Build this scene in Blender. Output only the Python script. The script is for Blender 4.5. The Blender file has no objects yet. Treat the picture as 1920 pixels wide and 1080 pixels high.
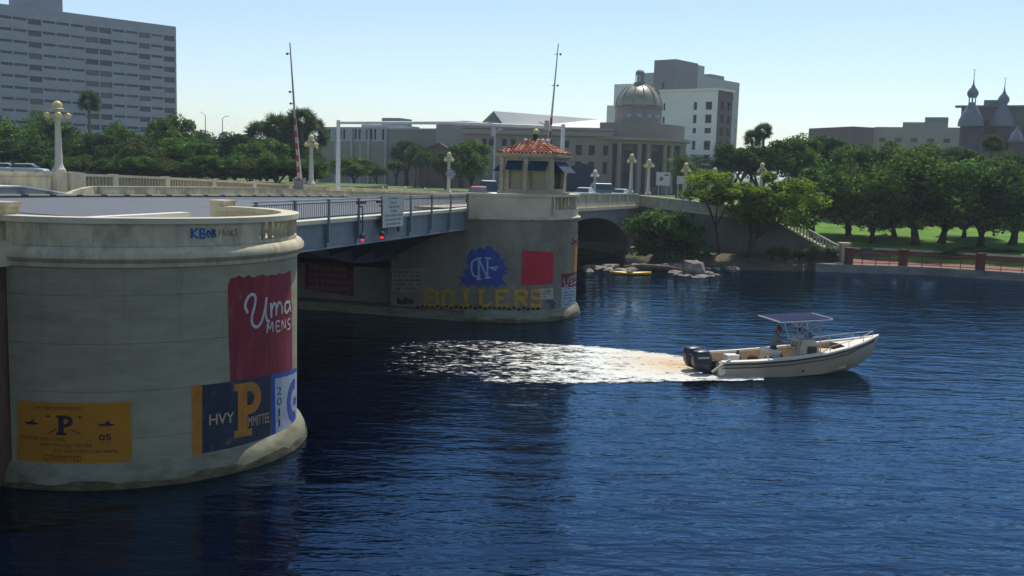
import bpy, bmesh, math, random
from mathutils import Vector, Matrix
random.seed(7)
S = bpy.context.scene
# ---------------------------------------------------------------- camera, sky, sun, exposure
F, H, ROLL, PIT = 1867.0, 8.1, 0.028, math.atan(218/1867.0)
cam = bpy.data.objects.new('camera', bpy.data.cameras.new('camera')); S.collection.objects.link(cam); S.camera = cam
cam.data.sensor_width = 36; cam.data.lens = 36*F/1920; cam.data.clip_end = 6000; cam.data.clip_start = 0.2
cam.location = (0, 0, H)
cp, sp = math.cos(PIT), math.sin(PIT); cr, sr = math.cos(ROLL), math.sin(ROLL)
f_ = Vector((0, cp, -sp)); r0 = Vector((1, 0, 0)); u0 = Vector((0, sp, cp))
rt = r0*cr + u0*sr; up = -r0*sr + u0*cr
cam.matrix_world = Matrix(((rt.x, up.x, -f_.x, 0), (rt.y, up.y, -f_.y, 0), (rt.z, up.z, -f_.z, H), (0, 0, 0, 1)))
SUN_AZ, SUN_EL = math.radians(20), math.radians(62)
W = bpy.data.worlds.new('World'); S.world = W; W.use_nodes = True
nt = W.node_tree; bg = nt.nodes['Background']
sky = nt.nodes.new('ShaderNodeTexSky'); sky.sky_type = 'NISHITA'; sky.sun_disc = False
sky.sun_elevation = SUN_EL; sky.sun_rotation = SUN_AZ; sky.air_density = 1.0; sky.dust_density = 0.3; sky.ozone_density = 1.6
nt.links.new(sky.outputs[0], bg.inputs[0]); bg.inputs[1].default_value = 0.115
sun = bpy.data.objects.new('sun', bpy.data.lights.new('sun', 'SUN')); S.collection.objects.link(sun)
sun.data.energy = 3.6; sun.data.angle = math.radians(0.5); sun.data.color = (1, .95, .86)
sd = Vector((math.sin(SUN_AZ)*math.cos(SUN_EL), math.cos(SUN_AZ)*math.cos(SUN_EL), math.sin(SUN_EL)))
sun.rotation_euler = sd.to_track_quat('Z', 'Y').to_euler()
S.view_settings.view_transform = 'Standard'; S.view_settings.look = 'None'; S.view_settings.gamma = 1
S.view_settings.exposure = 0.3
S.render.engine = 'CYCLES'
S.cycles.use_denoising = True; S.cycles.max_bounces = 8; S.cycles.volume_bounces = 0; S.cycles.transparent_max_bounces = 16
S.cycles.sample_clamp_indirect = 6; S.cycles.caustics_reflective = False; S.cycles.caustics_refractive = False

# ---------------------------------------------------------------- surveying helpers (pixel of the 1920 photograph -> place)
def ray(x, y):
    u, v = x-960, 540-y
    u, v = u*cr - v*sr, u*sr + v*cr
    return Vector((u, F*cp + v*sp, -F*sp + v*cp))
def atz(x, y, z=0): r = ray(x, y); return Vector((0, 0, H)) + r*((z-H)/r.z)
def atd(x, y, d): r = ray(x, y); return Vector((0, 0, H)) + r*(d/r.y)
TH = math.radians(17)
A = Vector((math.sin(TH), math.cos(TH), 0)); N = Vector((math.cos(TH), -math.sin(TH), 0)); C0 = Vector((-11, 28.8, 0))
def B(s, t, z=0): return C0 + A*s + N*t + Vector((0, 0, z))
def att(x, y, t):
    r = ray(x, y); o = Vector((0, 0, H)) - C0; p = o + r*((t - o.dot(N))/r.dot(N)); return p.dot(A), p.dot(N), p.z
def lerp(a, b, k): return a + (b-a)*k
# ---------------------------------------------------------------- materials
MT = {}
def mat(name, col, rough=.8, var=.15, scale=3.0, metal=0, bump=0.0, col2=None, k2=0, s2=1.0, stretch=(1, 1, 1), spec=.4, emit=None, th=(.45, .62), streak=0):
    if name in MT: return MT[name]
    m = bpy.data.materials.new(name); m.use_nodes = True; t = m.node_tree; n = t.nodes; L = t.links
    b = n['Principled BSDF']; b.inputs['Roughness'].default_value = rough; b.inputs['Metallic'].default_value = metal
    b.inputs['Specular IOR Level'].default_value = spec
    tc = n.new('ShaderNodeTexCoord'); mp = n.new('ShaderNodeMapping'); mp.inputs['Scale'].default_value = stretch
    L.new(tc.outputs['Object'], mp.inputs[0])
    nz = n.new('ShaderNodeTexNoise'); nz.inputs['Scale'].default_value = scale; nz.inputs['Detail'].default_value = 6; nz.inputs['Roughness'].default_value = .65
    L.new(mp.outputs[0], nz.inputs['Vector'])
    rp = n.new('ShaderNodeMapRange'); rp.inputs[1].default_value = .3; rp.inputs[2].default_value = .7
    rp.inputs[3].default_value = 1-var; rp.inputs[4].default_value = 1+var; L.new(nz.outputs[0], rp.inputs[0])
    mx = n.new('ShaderNodeMix'); mx.data_type = 'RGBA'; mx.blend_type = 'MULTIPLY'; mx.inputs[0].default_value = 1
    cb = n.new('ShaderNodeCombineColor')
    for i in range(3): L.new(rp.outputs[0], cb.inputs[i])
    L.new(cb.outputs[0], mx.inputs[7])
    if col2:
        n2 = n.new('ShaderNodeTexNoise'); n2.inputs['Scale'].default_value = s2; n2.inputs['Detail'].default_value = 8; n2.inputs['Roughness'].default_value = .7
        L.new(mp.outputs[0], n2.inputs['Vector'])
        r2 = n.new('ShaderNodeMapRange'); r2.inputs[1].default_value = th[0]; r2.inputs[2].default_value = th[1]; r2.inputs[4].default_value = k2
        L.new(n2.outputs[0], r2.inputs[0])
        m2 = n.new('ShaderNodeMix'); m2.data_type = 'RGBA'; m2.inputs[6].default_value = (*col, 1); m2.inputs[7].default_value = (*col2, 1)
        L.new(r2.outputs[0], m2.inputs[0]); L.new(m2.outputs[2], mx.inputs[6])
    else: mx.inputs[6].default_value = (*col, 1)
    out = mx.outputs[2]
    if streak:
        m3 = n.new('ShaderNodeMapping'); m3.inputs['Scale'].default_value = (2.6, 2.6, .16); L.new(tc.outputs['Object'], m3.inputs[0])
        n3 = n.new('ShaderNodeTexNoise'); n3.inputs['Scale'].default_value = 1.3; n3.inputs['Detail'].default_value = 7; n3.inputs['Roughness'].default_value = .7; L.new(m3.outputs[0], n3.inputs['Vector'])
        r3 = n.new('ShaderNodeMapRange'); r3.inputs[1].default_value = .56; r3.inputs[2].default_value = .72; r3.inputs[4].default_value = streak; L.new(n3.outputs[0], r3.inputs[0])
        x3 = n.new('ShaderNodeMix'); x3.data_type = 'RGBA'; L.new(out, x3.inputs[6]); x3.inputs[7].default_value = (.085, .055, .03, 1); L.new(r3.outputs[0], x3.inputs[0])
        sx = n.new('ShaderNodeSeparateXYZ'); L.new(tc.outputs['Object'], sx.inputs[0]); md = n.new('ShaderNodeMath'); md.operation = 'PINGPONG'; md.inputs[1].default_value = .6; L.new(sx.outputs[2], md.inputs[0])
        jt = n.new('ShaderNodeMath'); jt.operation = 'LESS_THAN'; jt.inputs[1].default_value = .014; L.new(md.outputs[0], jt.inputs[0]); j2 = n.new('ShaderNodeMath'); j2.operation = 'MULTIPLY'; j2.inputs[1].default_value = .35; L.new(jt.outputs[0], j2.inputs[0])
        x4 = n.new('ShaderNodeMix'); x4.data_type = 'RGBA'; L.new(x3.outputs[2], x4.inputs[6]); x4.inputs[7].default_value = (.07, .065, .05, 1); L.new(j2.outputs[0], x4.inputs[0]); out = x4.outputs[2]
    L.new(out, b.inputs['Base Color'])
    if bump:
        bp = n.new('ShaderNodeBump'); bp.inputs['Strength'].default_value = bump; bp.inputs['Distance'].default_value = .03
        L.new(nz.outputs[0], bp.inputs['Height']); L.new(bp.outputs[0], b.inputs['Normal'])
    if emit:
        b.inputs['Emission Color'].default_value = (*emit[0], 1); b.inputs['Emission Strength'].default_value = emit[1]
    MT[name] = m; return m
CONC = mat('pier_concrete', (.33, .30, .20), .9, .12, 1.6, bump=.2, col2=(.24, .22, .15), k2=.75, s2=.5, stretch=(.8, .8, 3.2), th=(.42, .66), streak=.32)
CONCF = mat('far_pier_concrete', (.225, .21, .165), .9, .16, 1.2, bump=.2, col2=(.12, .105, .07), k2=.8, s2=.5, stretch=(.8, .8, .6), th=(.45, .66), streak=.4)
TRIM = mat('trim_concrete', (.52, .46, .31), .88, .22, 2.2, bump=.3, col2=(.20, .16, .10), k2=.8, s2=1.3, stretch=(1, 1, .45), th=(.5, .7), streak=.4)
PALE = mat('pale_concrete', (.58, .52, .37), .88, .15, 2.0, bump=.2, col2=(.30, .26, .17), k2=.7, s2=1.0, th=(.48, .68))
LEDGE = mat('ledge_concrete', (.235, .225, .155), .9, .2, 1.2, bump=.35, col2=(.10, .085, .035), k2=.8, s2=.7, stretch=(1, 1, 2.5), th=(.46, .68))
ALGAE = mat('algae_band', (.075, .062, .022), .8, .45, 2.5, bump=.6, col2=(.16, .14, .08), k2=.7, s2=1.3, stretch=(1, 1, 2))
RUST = mat('rusty_concrete', (.13, .10, .08), .9, .35, 1.2, bump=.5, col2=(.13, .045, .018), k2=.9, s2=.8, stretch=(1, 1, .5), th=(.42, .58))
WALL = mat('wing_concrete', (.17, .16, .13), .92, .2, .5, bump=.2, col2=(.10, .10, .08), k2=.8, s2=.3)
ROADM = mat('asphalt', (.085, .09, .10), .75, .15, 2.0, bump=.1)
CURBM = mat('kerb_paint', (.62, .58, .42), .8, .12, 3)
STEEL = mat('grey_blue_steel', (.15, .19, .215), .55, .15, 1.5, col2=(.07, .085, .09), k2=.5, s2=.7)
DSTEEL = mat('dark_steel', (.035, .045, .055), .6, .2, 1.5)
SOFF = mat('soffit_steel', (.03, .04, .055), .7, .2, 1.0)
WHITEP = mat('white_paint', (.72, .72, .68), .5, .08, 2)
GALV = mat('galvanised_steel', (.42, .44, .45), .45, .1, 2, metal=.3)
GLASSD = mat('dark_glass', (.02, .03, .04), .12, .1, 1, spec=.6)
BRICK = mat('brick_red', (.13, .04, .025), .9, .25, 4)
PAVE = mat('brick_paving', (.24, .105, .06), .9, .3, 3, col2=(.10, .055, .045), k2=.6, s2=1.5)
BARK = mat('bark', (.055, .042, .03), .95, .3, 4, bump=.5)
PBARK = mat('palm_bark', (.14, .115, .085), .95, .3, 5, bump=.5, stretch=(1, 1, 4))
SOIL = mat('bank_soil', (.10, .075, .045), .95, .35, .8, bump=.6, col2=(.045, .06, .018), k2=.9, s2=.5)
# ---------------------------------------------------------------- mesh helpers
class MB:
    def __init__(s): s.v = []; s.f = []; s.m = []; s.smooth = False
    def add(s, vs, fs, mi=0):
        o = len(s.v); s.v += [Vector(a) for a in vs]; s.f += [tuple(i+o for i in f) for f in fs]; s.m += [mi]*len(fs); return s
    def box(s, a, b, mi=0, M=None):
        x0, y0, z0 = a; x1, y1, z1 = b
        vs = [Vector(p) for p in ((x0,y0,z0),(x1,y0,z0),(x1,y1,z0),(x0,y1,z0),(x0,y0,z1),(x1,y0,z1),(x1,y1,z1),(x0,y1,z1))]
        if M: vs = [M @ p for p in vs]
        return s.add(vs, [(3,2,1,0),(4,5,6,7),(0,1,5,4),(1,2,6,5),(2,3,7,6),(3,0,4,7)], mi)
    def tube(s, pts, r, n=8, mi=0, caps=True):
        pts = [Vector(p) for p in pts]; k = len(pts); R = r if isinstance(r, (list, tuple)) else [r]*k
        vs = []
        for i, p in enumerate(pts):
            d = (pts[min(i+1, k-1)] - pts[max(i-1, 0)]).normalized()
            a = d.cross(Vector((0, 0, 1)))
            if a.length < .05: a = d.cross(Vector((0, 1, 0)))
            a.normalize(); b = d.cross(a)
            vs += [p + (a*math.cos(2*math.pi*j/n) + b*math.sin(2*math.pi*j/n))*R[i] for j in range(n)]
        fs = [(i*n+j, i*n+(j+1) % n, (i+1)*n+(j+1) % n, (i+1)*n+j) for i in range(k-1) for j in range(n)]
        if caps: fs += [tuple(range(n-1, -1, -1)), tuple((k-1)*n+j for j in range(n))]
        return s.add(vs, fs, mi)
    def lathe(s, prof, c=(0, 0, 0), n=16, mi=0):
        c = Vector(c); vs = [c + Vector((r*math.cos(2*math.pi*j/n), r*math.sin(2*math.pi*j/n), z)) for r, z in prof for j in range(n)]
        k = len(prof); fs = [(i*n+j, i*n+(j+1) % n, (i+1)*n+(j+1) % n, (i+1)*n+j) for i in range(k-1) for j in range(n)]
        fs += [tuple(range(n-1, -1, -1)), tuple((k-1)*n+j for j in range(n))]
        return s.add(vs, fs, mi)
    def prism(s, poly, z0, z1, mi=0):
        n = len(poly); vs = [(x, y, z0) for x, y in poly] + [(x, y, z1) for x, y in poly]
        return s.add(vs, [tuple(range(n-1, -1, -1)), tuple(range(n, 2*n))] + [(i, (i+1) % n, (i+1) % n+n, i+n) for i in range(n)], mi)
    def loft(s, rings, closed=True, caps=True, mi=0):
        n = len(rings[0]); k = len(rings); vs = [p for r in rings for p in r]
        e = n if closed else n-1
        fs = [(i*n+j, i*n+(j+1) % n, (i+1)*n+(j+1) % n, (i+1)*n+j) for i in range(k-1) for j in range(e)]
        if caps: fs += [tuple(range(n-1, -1, -1)), tuple((k-1)*n+j for j in range(n))]
        return s.add(vs, fs, mi)
    def sphere(s, c, r, n=12, mi=0, sc=(1, 1, 1)):
        c = Vector(c); m = max(4, n//2)
        vs = [c + Vector((0, 0, -r*sc[2]))] + [c + Vector((r*sc[0]*math.sin(math.pi*i/m)*math.cos(2*math.pi*j/n), r*sc[1]*math.sin(math.pi*i/m)*math.sin(2*math.pi*j/n), -r*sc[2]*math.cos(math.pi*i/m))) for i in range(1, m) for j in range(n)] + [c + Vector((0, 0, r*sc[2]))]
        fs = [(0, 1+(j+1) % n, 1+j) for j in range(n)] + [(1+(i-1)*n+j, 1+(i-1)*n+(j+1) % n, 1+i*n+(j+1) % n, 1+i*n+j) for i in range(1, m-1) for j in range(n)]
        q = 1+(m-2)*n; fs += [(q+j, q+(j+1) % n, len(vs)-1) for j in range(n)]
        return s.add(vs, fs, mi)
    def build(s, name, mats, parent=None, world=False, smooth=None, flip=False):
        me = bpy.data.meshes.new(name)
        vs = s.v
        if world and parent is not None:
            Mi = ABS[parent.name].inverted(); vs = [Mi @ v for v in vs]
        me.from_pydata([tuple(v) for v in vs], [], s.f)
        for m in (mats if isinstance(mats, (list, tuple)) else [mats]): me.materials.append(m)
        me.polygons.foreach_set('material_index', s.m)
        if smooth or s.smooth: me.polygons.foreach_set('use_smooth', [True]*len(s.f))
        me.update()
        if not flip: 
            bm = bmesh.new(); bm.from_mesh(me); bmesh.ops.recalc_face_normals(bm, faces=bm.faces) if len(bm.faces) < 60000 else None; bm.to_mesh(me); bm.free()
        if smooth == 'auto':
            me.polygons.foreach_set('use_smooth', [True]*len(me.polygons))
            try: me.set_sharp_from_angle(angle=math.radians(38))
            except Exception: pass
        o = bpy.data.objects.new(name, me); S.collection.objects.link(o)
        if parent is not None: o.parent = parent
        ABS[o.name] = (ABS[parent.name].copy() if parent is not None else Matrix())
        return o
ABS = {}
def tag(o, label=None, cat=None, group=None, kind=None):
    if label: o['label'] = label
    if cat: o['category'] = cat
    if group: o['group'] = group
    if kind: o['kind'] = kind
    return o
def thing(name, label, cat, loc=(0, 0, 0), rz=0, group=None, sc=1):
    o = bpy.data.objects.new(name, None); S.collection.objects.link(o); o.location = loc; o.rotation_euler = (0, 0, rz)
    if sc != 1: o.scale = (sc, sc, sc) if not isinstance(sc, tuple) else sc
    o.empty_display_size = .1
    ABS[o.name] = Matrix.LocRotScale(Vector(loc), o.rotation_euler, o.scale)
    return tag(o, label, cat, group)
def bthing(name, label, cat, s, t, z=0, group=None): return thing(name, label, cat, B(s, t, z), -TH, group)   # frame: x = t, y = s
def dup(o, loc=None, rz=None, label=None, sc=None, group=None):
    r = o.copy(); S.collection.objects.link(r)
    if loc is not None: r.location = loc
    if rz is not None: r.rotation_euler = (0, 0, rz)
    if sc is not None: r.scale = sc if isinstance(sc, (tuple, list)) else (sc, sc, sc)
    if label: r['label'] = label
    if group: r['group'] = group
    def kids(a, b):
        for c in [x for x in S.collection.objects if x.parent == a]:
            d = c.copy(); S.collection.objects.link(d); d.parent = b; kids(c, d)
    kids(o, r); return r
def structure(name, mb, m, **k):
    o = mb.build(name, m, **k); o['kind'] = 'structure'; return o
def wall_holes(mb, p0, p1, z0, z1, holes, depth=.4, mi=0):
    """vertical wall from p0 to p1 with real recesses; holes = (u0,u1,za,zb) with u in metres from p0"""
    p0 = Vector((p0[0], p0[1], 0)); p1 = Vector((p1[0], p1[1], 0)); d = (p1-p0); Ln = d.length; d.normalize(); nrm = Vector((d.y, -d.x, 0))
    P = lambda u, z, k=0: p0 + d*u - nrm*k + Vector((0, 0, z))
    us = sorted(set([0, Ln] + [h[0] for h in holes] + [h[1] for h in holes])); zs = sorted(set([z0, z1] + [h[2] for h in holes] + [h[3] for h in holes]))
    hs = {}
    for i in range(len(us)-1):
        for j in range(len(zs)-1):
            uc, zc = (us[i]+us[i+1])/2, (zs[j]+zs[j+1])/2
            if not any(h[0] < uc < h[1] and h[2] < zc < h[3] for h in holes):
                mb.add([P(us[i], zs[j]), P(us[i+1], zs[j]), P(us[i+1], zs[j+1]), P(us[i], zs[j+1])], [(0, 1, 2, 3)], mi)
    for a, b, c, e in holes:
        for q in (((a, c), (b, c)), ((b, c), (b, e)), ((b, e), (a, e)), ((a, e), (a, c))):
            mb.add([P(*q[0]), P(*q[1]), P(*q[1], depth), P(*q[0], depth)], [(0, 1, 2, 3)], mi)
    return P
def pane(parent, P, h, depth, m, name='window'):
    mb = MB(); a, b, c, e = h
    vs = [P(a, c, depth-.02), P(b, c, depth-.02), P(b, e, depth-.02), P(a, e, depth-.02), P(a, c, depth+.06), P(b, c, depth+.06), P(b, e, depth+.06), P(a, e, depth+.06)]
    mb.add(vs, [(0,1,2,3),(7,6,5,4),(0,4,5,1),(1,5,6,2),(2,6,7,3),(3,7,4,0)])
    return mb.build(name, m, parent, world=True)
# text -> flat faces
def text2d(txt, u0, u1, z0, z1, offset=.0, shear=0):
    cu = bpy.data.curves.new('lettering', 'FONT'); cu.body = txt; cu.offset = offset; cu.shear = shear; cu.resolution_u = 3
    o = bpy.data.objects.new('lettering', cu); S.collection.objects.link(o); dg = bpy.context.evaluated_depsgraph_get()
    me = bpy.data.meshes.new_from_object(o.evaluated_get(dg)); S.collection.objects.unlink(o); bpy.data.objects.remove(o); bpy.data.curves.remove(cu)
    V = [v.co.copy() for v in me.vertices]; Fs = [tuple(p.vertices) for p in me.polygons]; bpy.data.meshes.remove(me)
    x0 = min(v.x for v in V); x1 = max(v.x for v in V); y0 = min(v.y for v in V); y1 = max(v.y for v in V)
    return [(lerp(u0, u1, (v.x-x0)/(x1-x0)), lerp(z0, z1, (v.y-y0)/(y1-y0))) for v in V], Fs
def stroke2d(lines, w):
    V = []; Fs = []
    for ln in lines:
        n = len(ln); o = len(V)
        for i, (x, y) in enumerate(ln):
            a = ln[max(i-1, 0)]; b = ln[min(i+1, n-1)]; dx, dy = b[0]-a[0], b[1]-a[1]; l = math.hypot(dx, dy) or 1
            ww = w[2] if False else w
            V += [(x - dy/l*ww/2, y + dx/l*ww/2), (x + dy/l*ww/2, y - dx/l*ww/2)]
        Fs += [(o+2*i, o+2*i+1, o+2*i+3, o+2*i+2) for i in range(n-1)]
    return V, Fs
def smoothline(p, k=5):
    out = []
    for i in range(len(p)-1):
        a = p[max(i-1, 0)]; b = p[i]; c = p[i+1]; d = p[min(i+2, len(p)-1)]
        for j in range(k):
            t = j/k
            out.append(tuple(.5*((2*b[q]) + (-a[q]+c[q])*t + (2*a[q]-5*b[q]+4*c[q]-d[q])*t*t + (-a[q]+3*b[q]-3*c[q]+d[q])*t**3) for q in (0, 1)))
    return out + [p[-1]]
def surf_obj(name, V, Fs, m, parent, fn, maxe=.3, **kw):
    """lay flat faces (u,z) on a curved surface fn(u,z)"""
    bm = bmesh.new(); vs = [bm.verts.new((a, b, 0)) for a, b in V]
    for f in Fs:
        if len(set(f)) >= 3:
            try: bm.faces.new([vs[i] for i in f])
            except ValueError: pass
    bmesh.ops.triangulate(bm, faces=bm.faces)
    for _ in range(5):
        es = [e for e in bm.edges if abs(e.verts[0].co.x-e.verts[1].co.x) > maxe]
        if not es: break
        bmesh.ops.subdivide_edges(bm, edges=es, cuts=1, use_grid_fill=False); bmesh.ops.triangulate(bm, faces=bm.faces)
    mb = MB(); bm.verts.index_update()
    mb.add([fn(v.co.x, v.co.y) for v in bm.verts], [tuple(v.index for v in f.verts) for f in bm.faces]); bm.free()
    return mb.build(name, m, parent, **kw)
def terrain(X, Y):
    def sm(a, b, x): x = max(0, min(1, (x-a)/(b-a))); return x*x*(3-2*x)
    left = lerp(0.3, 4.9, sm(86, 104, Y)) if X < 14 else 0
    l = lerp(-.6, 4.9, sm(98, 110, Y)); r = lerp(.8, 1.5, sm(92, 95, Y)) + 3.2*sm(97, 150, Y)
    bank = lerp(-.3, 1.1, sm(86.5, 92, Y)) + 3.6*sm(103, 112, Y)
    k = sm(11, 14, X); k2 = sm(27.5, 29, X)
    return lerp(lerp(l, bank, k), r, k2)
# ================================================================= SETTING
# water
def water_mat():
    m = bpy.data.materials.new('river_water'); m.use_nodes = True; t = m.node_tree; n = t.nodes; L = t.links; n.remove(n['Principled BSDF'])
    g = n.new('ShaderNodeNewGeometry')
    def noise(scale, st, rot, det=3, dist=0):
        mp = n.new('ShaderNodeMapping'); mp.inputs['Scale'].default_value = st; mp.inputs['Rotation'].default_value = (0, 0, math.radians(rot)); L.new(g.outputs['Position'], mp.inputs[0])
        z = n.new('ShaderNodeTexNoise'); z.inputs['Scale'].default_value = scale; z.inputs['Detail'].default_value = det; z.inputs['Distortion'].default_value = dist; z.inputs['Roughness'].default_value = .5; L.new(mp.outputs[0], z.inputs['Vector']); return z
    a = noise(.5, (.5, 1.3, 1), 14, 3, .5); c = noise(1.5, (.45, 1.25, 1), -12, 3, .6); d = noise(5.0, (.5, 1.2, 1), 16, 3, .4)
    prev = None
    for z, dist, st in ((a, .105, 1), (c, .055, 1), (d, .016, 1)):
        bp = n.new('ShaderNodeBump'); bp.inputs['Distance'].default_value = dist; bp.inputs['Strength'].default_value = st; L.new(z.outputs[0], bp.inputs['Height'])
        if prev: L.new(prev.outputs[0], bp.inputs['Normal'])
        prev = bp
    df = n.new('ShaderNodeBsdfDiffuse'); df.inputs['Color'].default_value = (.0002, .0010, .006, 1)
    gl = n.new('ShaderNodeBsdfGlossy'); gl.inputs['Color'].default_value = (.42, .70, 1, 1); gl.inputs['Roughness'].default_value = .03
    fr = n.new('ShaderNodeFresnel'); fr.inputs['IOR'].default_value = 1.58; mx = n.new('ShaderNodeMixShader')
    L.new(fr.outputs[0], mx.inputs[0]); L.new(df.outputs[0], mx.inputs[1]); L.new(gl.outputs[0], mx.inputs[2]); L.new(mx.outputs[0], n['Material Output'].inputs[0])
    L.new(prev.outputs[0], gl.inputs['Normal']); L.new(prev.outputs[0], fr.inputs['Normal']); return m
WATER = water_mat()
mb = MB(); xs = [-900, -300, -120, -60] + list(range(-40, 81, 8)) + [120, 300, 900]; ys = [-300, -80, -20] + list(range(0, 121, 8))
mb.add([(x, y, 0) for y in ys for x in xs], [(j*len(xs)+i, j*len(xs)+i+1, (j+1)*len(xs)+i+1, (j+1)*len(xs)+i) for j in range(len(ys)-1) for i in range(len(xs)-1)])
structure('river_water', mb, WATER)
mb = MB(); mb.add([(-900, -300, -3), (900, -300, -3), (900, 130, -3), (-900, 130, -3)], [(0, 1, 2, 3)]); structure('river_bed', mb, SOIL)
# ground
def ground_mat():
    m = mat('ground_grass', (.075, .13, .02), .95, .3, .25, bump=.3, col2=(.17, .17, .07), k2=.8, s2=.06, th=(.46, .6)); return m
GRASS = ground_mat()
LAWN = mat('lawn_green', (.075, .19, .008), .95, .3, .4, bump=.3, col2=(.14, .23, .012), k2=.8, s2=.3)
gx = [-1500, -700, -350, -200, -140, -100, -70, -50, -35, -25, -18, -12, -8, -4, 0, 3, 6, 8, 10, 12, 14, 16, 18, 20, 22, 24, 26, 27.5, 28, 28.5, 29, 32, 36, 40, 44, 48, 54, 60, 75, 100, 150, 250, 500, 1500]
def shore(X):
    if X < 10: return 99
    if X < 14: return lerp(99, 86.5, (X-10)/4)
    if X < 25: return 86.5
    if X < 36: return 88.6
    return 88.6 - .46*(X-36) if X < 100 else 59
gd = [0, .4, 1.5, 3, 5, 7, 9, 12, 16, 22, 30, 40, 52, 70, 100, 160, 300, 600, 1400, 3800]
mb = MB(); n = len(gx)
for d in gd:
    for X in gx:
        Y = shore(X) + d; Z = terrain(X, 92 + (Y-shore(X)) - (3.4) if X > 29 else Y)
        if X > 29: Z = (.62 if d < 8 else .62 + 1.1*min(1, max(0, (d-8)/.8)) + 3.1*max(0, min(1, (d-9)/55)))
        mb.v.append(Vector((X, Y, Z if d > 0 or X > 27 else -.6)))
mb.f = [(j*n+i, j*n+i+1, (j+1)*n+i+1, (j+1)*n+i) for j in range(len(gd)-1) for i in range(n-1)]; mb.m = [0]*len(mb.f)
ground = structure('ground', mb, [GRASS, LAWN, SOIL], smooth=True)
for p in ground.data.polygons:
    c = p.center
    if c.x > 28.5 and c.y < 170 and c.y - shore(c.x) > 7: p.material_index = 1
    elif c.x > 5 and c.y < 101: p.material_index = 2
def gz(X, Y):
    d = Y - shore(X)
    if X > 29: return (.62 if d < 8 else .62 + 1.1*min(1, (d-8)/.8) + 3.1*max(0, min(1, (d-9)/55)))
    return terrain(X, Y)
# promenade + seawall
mb = MB(); P = []
for X in (27, 32, 36, 44, 54, 70, 100, 140): P.append((X, shore(X)))
for i in range(len(P)-1):
    a, b = P[i], P[i+1]
    mb.add([(a[0], a[1]-.25, -1), (b[0], b[1]-.25, -1), (b[0], b[1]-.25, .72), (a[0], a[1]-.25, .72), (a[0], a[1]+.6, .72), (b[0], b[1]+.6, .72), (a[0], a[1]+.6, -1), (b[0], b[1]+.6, -1)], [(0, 1, 2, 3), (3, 2, 5, 4), (4, 5, 7, 6)])
mb.add([(27, 88.35, -1), (27, 89.2, -1), (27, 89.2, .72), (27, 88.35, .72)], [(0, 1, 2, 3)])
SEAW = mat('seawall_concrete', (.26, .25, .22), .9, .25, 1.2, bump=.3, col2=(.09, .09, .07), k2=.8, s2=.6, stretch=(1, 1, 3))
structure('seawall', mb, SEAW); 
mb = MB()
for i in range(len(P)-1):
    a, b = P[i], P[i+1]
    mb.add([(a[0], a[1]+.6, .70), (b[0], b[1]+.6, .70), (b[0], b[1]+7.6, .72), (a[0], a[1]+7.6, .72)], [(0, 1, 2, 3)])
structure('promenade', mb, PAVE)
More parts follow.
